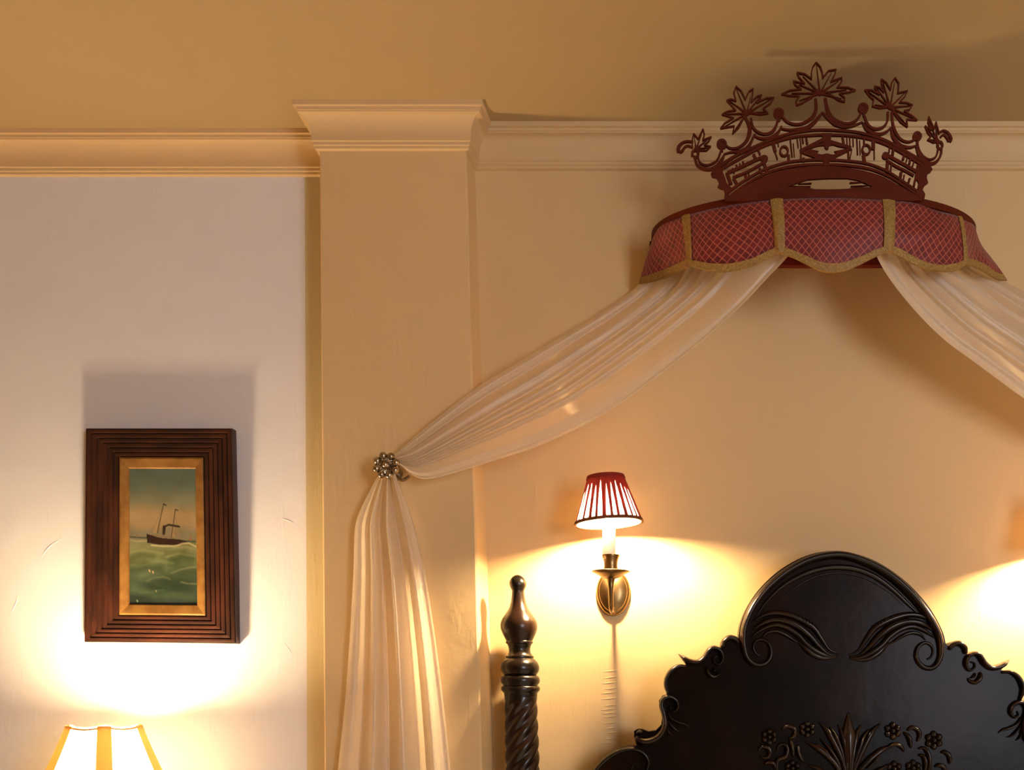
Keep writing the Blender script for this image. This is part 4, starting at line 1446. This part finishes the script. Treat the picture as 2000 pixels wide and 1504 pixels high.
curls = [[(395, 255), (430, 222), (480, 226), (512, 262), (500, 310), (450, 330)], [(1500, 260), (1545, 232), (1595, 250), (1615, 300), (1590, 360)],
         [(185, 440), (215, 402), (265, 408), (290, 450), (260, 500), (200, 490)], [(350, 440), (370, 390), (415, 380), (445, 420), (425, 490), (360, 520), (350, 600), (400, 700)],
         [(240, 560), (275, 538), (325, 552), (335, 610)], [(1800, 455), (1840, 448), (1880, 490), (1880, 560)], [(1745, 580), (1790, 565), (1835, 590), (1840, 650)],
         [(1600, 420), (1650, 412), (1690, 460), (1700, 560), (1680, 680)], [(1600, 480), (1640, 480), (1665, 530), (1660, 640)], [(540, 380), (540, 450), (570, 510), (610, 540)],
         [(1330, 400), (1400, 380), (1450, 400), (1480, 450)], [(1470, 270), (1520, 320), (1540, 420)], [(470, 330), (490, 430), (500, 500)]]
for c in curls:
    carve('curl', c, e_w(18, 42, 46, 42, 16), 0.015, 0, HE)


def daisy(x, y, r):
    for k in range(6):
        a = k * math.pi / 3 + 0.5
        carve('flower_petal', [(x + 0.16 * r * math.cos(a), y + 0.16 * r * math.sin(a)), (x + 0.6 * r * math.cos(a), y + 0.6 * r * math.sin(a)), (x + r * math.cos(a), y + r * math.sin(a))], e_w(0.3 * r, 0.80 * r, 0.62 * r), 0.012, 0, HE, 7, n=4)
    p = P(*HE(x, y), HY)
    g = Geo()
    g.add(*sphere_geo((p.x, HY - 0.010, p.z), S(r * 0.2 / 4.545, HY), 12, 8))
    g.build('flower_eye', M_POLISH, head, True)


for x, y, r in ((285, 315, 78), (622, 248, 78), (1378, 262, 82), (1742, 345, 88), (490, 590, 78), (1390, 600, 78), (1560, 590, 78)):
    daisy(x, y, r)


# posts
def post(px_off, name_mirror=False):
    """turned finial and rope twist shaft; heights taken from the photograph"""
    YP = -0.066
    def cx(y):
        x = 1011 + (y - 1125) * 0.0262
        return P(2 * 1648 - x if name_mirror else x, y, YP).x
    def zz(y):
        return P(1011, y, YP).z
    k_ = lambda r: S(r, YP)
    prof = [(1122.5, 0.3), (1124, 6), (1128, 11.5), (1134, 15.5), (1140, 17), (1146, 15.8), (1151, 13.2), (1154.5, 11.8), (1158, 12.2), (1166, 13), (1176, 14.5), (1186, 17.5), (1194, 22), (1202, 28), (1210, 33), (1218, 35.8), (1224, 36.2), (1230, 35.4), (1238, 32.5), (1246, 28.5), (1252, 25.5), (1254, 26.8), (1256, 26.6), (1258, 24), (1262, 22), (1268, 20.8), (1274, 21.2), (1280, 24.5), (1282, 27), (1284.5, 27.2), (1286, 26.5), (1289, 30), (1294, 34.5), (1300, 37), (1306, 37.5), (1312, 36), (1317, 32.5), (1319, 31), (1320, 34), (1324, 37.2), (1329, 38), (1334, 37), (1338, 33.5), (1339.5, 33.5), (1341, 36.5), (1345, 38), (1349, 37), (1352, 34), (1354, 32.5), (1360, 32)]
    pr = [(k_(r), zz(y)) for y, r in prof][::-1]
    ys = {round(zz(y), 6): y for y, r in prof}
    g = Geo()
    v, f = lathe_geo(pr, 48, lambda h: (cx(1350 - (h - EYE) / (DW + YP) * FPX), YP, h))
    g.add(v, f)
    o = g.build('bedpost_finial', M_POLISH, bed, angle=45)
    # rope twist
    NSG, y0, y1 = 64, 1359.0, 2150.0
    NRW = 260
    v = []
    for i in range(NRW + 1):
        y = y0 + (y1 - y0) * i / NRW
        dep = min(1.0, max(0.0, (y - 1363) / 22.0))
        for k in range(NSG):
            a = 2 * math.pi * k / NSG
            ph = 6 * (a + (y - y0) / 31.0 * 2 * math.pi / 6 * 1.0)
            groove = 0.5 + 0.5 * math.cos(ph)
            r = k_(31.8 + 1.6 * min(1, (y - y0) / 100) - dep * 6.4 * (1 - groove ** 0.55))
            v.append((cx(y) + r * math.cos(a), YP + r * math.sin(a), zz(y)))
    f = grid_faces(NRW + 1, NSG, True) + [tuple(range(NSG)), tuple(NRW * NSG + k for k in range(NSG))]
    g = Geo()
    g.add(v, f)
    g.build('bedpost_shaft', M_POLISH, bed, True)
    zb = zz(2150)
    x0 = cx(2150)
    box('bedpost_foot', (x0 - 0.045, YP - 0.045, 0.0), (x0 + 0.045, YP + 0.045, zb + 0.01), M_EBONY, bed, 0.004)


post(0)
post(0, True)

# ---------------------------------------------------------------- table lamp and its nightstand (mostly below the frame)
LY = -0.165
lx = P(204, 1420, LY).x
lz = P(204, 1418, LY).z
TABLE_Z = 0.72
tl = thing('table_lamp', 'lit ivory panelled lamp shade with tan ribs below the framed painting', 'table lamp', (lx, LY, TABLE_Z))
R0, R1 = S(69, LY), 0.185
SH = 0.235
NP = 6
PH0 = math.radians(-62)


def shade_pt(a, q, dr=0.0):
    """panelled empire shade: flat-ish sides between the ribs, scalloped rim"""
    k = (a - PH0) / (2 * math.pi / NP)
    fr = k - math.floor(k)
    sag = 1 - 0.05 * math.sin(math.pi * fr)
    r = (R0 + (R1 - R0) * (0.88 * q + 0.12 * q * q)) * sag + dr
    z = lz - SH * q - (0.005 * math.sin(math.pi * fr) * (1 - q))
    return Vector((lx + r * math.cos(a), LY + r * math.sin(a), z))


NS_ = 96
g = Geo()
g.add([shade_pt(PH0 + 2 * math.pi * k / NS_, q / 10) for q in range(11) for k in range(NS_)], grid_faces(11, NS_, True))
tsh = g.build('lamp_shade', M_TSHADE, tl, True)
for k in range(NP):
    a0 = PH0 + 2 * math.pi * k / NP
    v = []
    for i in range(11):
        q = i / 10
        hw = 0.085 + 0.085 * (1 - q)
        for da, dr in ((-hw, 0.0015), (-hw * 0.4, 0.004), (hw * 0.4, 0.004), (hw, 0.0015)):
            a = a0 + da
            p0 = shade_pt(a0, q, dr)
            r = math.hypot(p0.x - lx, p0.y - LY)
            v.append((lx + r * math.cos(a), LY + r * math.sin(a), p0.z + (0.002 if i == 0 else 0)))
    obj('rib', v, grid_faces(11, 4), M_TRIB, tsh, True)
for k in range(NP):
    a0 = PH0 + 2 * math.pi * (k + 0.5) / NP
    g = Geo()
    g.add(*tube_geo([tuple(shade_pt(a0, i / 10, 0.001)) for i in range(11)], 0.0007, 6))
    g.build('panel_seam', M_TRIB, tsh, True)
for nm, qa, qb in (('top_binding', -0.004, 0.012), ('hem_binding', 0.985, 1.01)):
    v = []
    for q, dr in ((qa, 0.002), (qb, 0.002), (qb, -0.001), (qa, -0.001)):
        v += [shade_pt(PH0 + 2 * math.pi * k / NS_, q, dr) for k in range(NS_)]
    g = Geo()
    g.add(v, grid_faces(4, NS_, True) + [(k, (k + 1) % NS_, 3 * NS_ + (k + 1) % NS_, 3 * NS_ + k) for k in range(NS_)])
    g.build(nm, M_TRIB, tsh, angle=60)
g = Geo()
zs = lz - SH
v, f = lathe_geo([(0.075, TABLE_Z), (0.075, TABLE_Z + 0.012), (0.05, TABLE_Z + 0.025), (0.02, TABLE_Z + 0.05), (0.03, TABLE_Z + 0.10), (0.05, TABLE_Z + 0.18), (0.055, TABLE_Z + 0.25), (0.04, TABLE_Z + 0.33), (0.02, zs - 0.06), (0.012, zs - 0.04), (0.012, zs + 0.03), (0.018, zs + 0.032), (0.018, zs + 0.12), (0.012, zs + 0.138), (0.001, zs + 0.139)], 36, lambda h: (lx, LY, h))
g.add(v, f)
g.build('lamp_base', M_BRASS, tl, angle=40)
g = Geo()
v, f = lathe_geo([(0.010, zs + 0.138), (0.020, zs + 0.146), (0.031, zs + 0.164), (0.035, zs + 0.184), (0.032, zs + 0.204), (0.020, zs + 0.220), (0.001, zs + 0.224)], 14, lambda h: (lx, LY, h))
g.add(v, f)
bulb_mat(g.build('bulb', None, tl, True), LAMP_W)

ns = thing('nightstand', 'small brown wooden nightstand carrying the table lamp', 'nightstand', (lx, -0.20, 0))
box('top', (lx - 0.26, -0.42, TABLE_Z - 0.03), (lx + 0.26, LWY - 0.015, TABLE_Z), M_OAK, ns, 0.004)
box('body', (lx - 0.23, -0.39, TABLE_Z - 0.20), (lx + 0.23, LWY - 0.02, TABLE_Z - 0.03), M_OAK, ns, 0.003)
dr = box('drawer', (lx - 0.20, -0.402, TABLE_Z - 0.18), (lx + 0.20, -0.389, TABLE_Z - 0.05), M_OAK, ns, 0.003)
g = Geo()
g.add(*sphere_geo((lx, -0.412, TABLE_Z - 0.115), 0.013, 16, 10))
o = g.build('knob', M_BRASS, dr, True)
for sx in (-1, 1):
    for yy in (-0.37, LWY - 0.06):
        box('leg', (lx + sx * 0.205 - 0.02, yy - 0.02, 0), (lx + sx * 0.205 + 0.02, yy + 0.02, TABLE_Z - 0.20), M_OAK, ns, 0.003)

# mattress under a cream bedspread, below the frame
bx0, bx1 = P(1075, 1500, HY).x, P(2 * 1648 - 1075, 1500, HY).x
mt = thing('mattress', 'deep mattress under a cream bedspread in front of the headboard', 'mattress', ((bx0 + bx1) / 2, -1.1, 0.25))
box('mattress_body', (bx0 + 0.02, -2.05, 0.25), (bx1 - 0.02, HY - 0.04, 0.60), M_CANDLE, mt, 0.03)
box('bedspread', (bx0 - 0.01, -2.08, 0.30), (bx1 + 0.01, HY - 0.045, 0.66), M_CANDLE, mt, 0.04)
for sx in (0, 1):
    x = bx0 if sx == 0 else bx1
    box('side_rail', (x - 0.02, -2.05, 0.18), (x + 0.02, HY, 0.30), M_EBONY, bed, 0.004)
    box('foot', (x - 0.03, -2.11, 0.0), (x + 0.03, -2.05, 0.32), M_EBONY, bed, 0.004)
box('slat_base', (bx0 + 0.02, -2.05, 0.20), (bx1 - 0.02, HY - 0.01, 0.25), M_EBONY, bed)

# trowel ripples and scratches left in the plaster
wall_bed = bpy.data.objects['wall_back_bed']
wall_rec = bpy.data.objects['wall_back_recess']
g = Geo()
rr_ = random.Random(11)
y = 1311.0
while y < 1462:
    x0 = 1176 + rr_.uniform(-3, 6)
    carve_stroke(g, [(x0, y + 1.5), (x0 + 14, y), (x0 + 30 + rr_.uniform(-4, 4), y - 2)], [1.2, 3.4, 1.5], 0.0, 0.0009, 3, 5)
    y += rr_.uniform(7, 13)
o = g.build('plaster_ripples', M_WALL, wall_bed, True)
o['kind'] = 'stuff'
g = Geo()
for pts in ([(80, 1090), (92, 1072), (106, 1060), (118, 1054)], [(556, 1256), (564, 1268), (572, 1280)], [(20, 1200), (30, 1180), (36, 1160)], [(548, 1012), (562, 1016), (574, 1022)]):
    carve_stroke(g, pts, [0.8, 2.6, 0.8], LWY, 0.0010, 3, 5)
o = g.build('plaster_scratches', M_WALL_PALE, wall_rec, True)
o['kind'] = 'stuff'
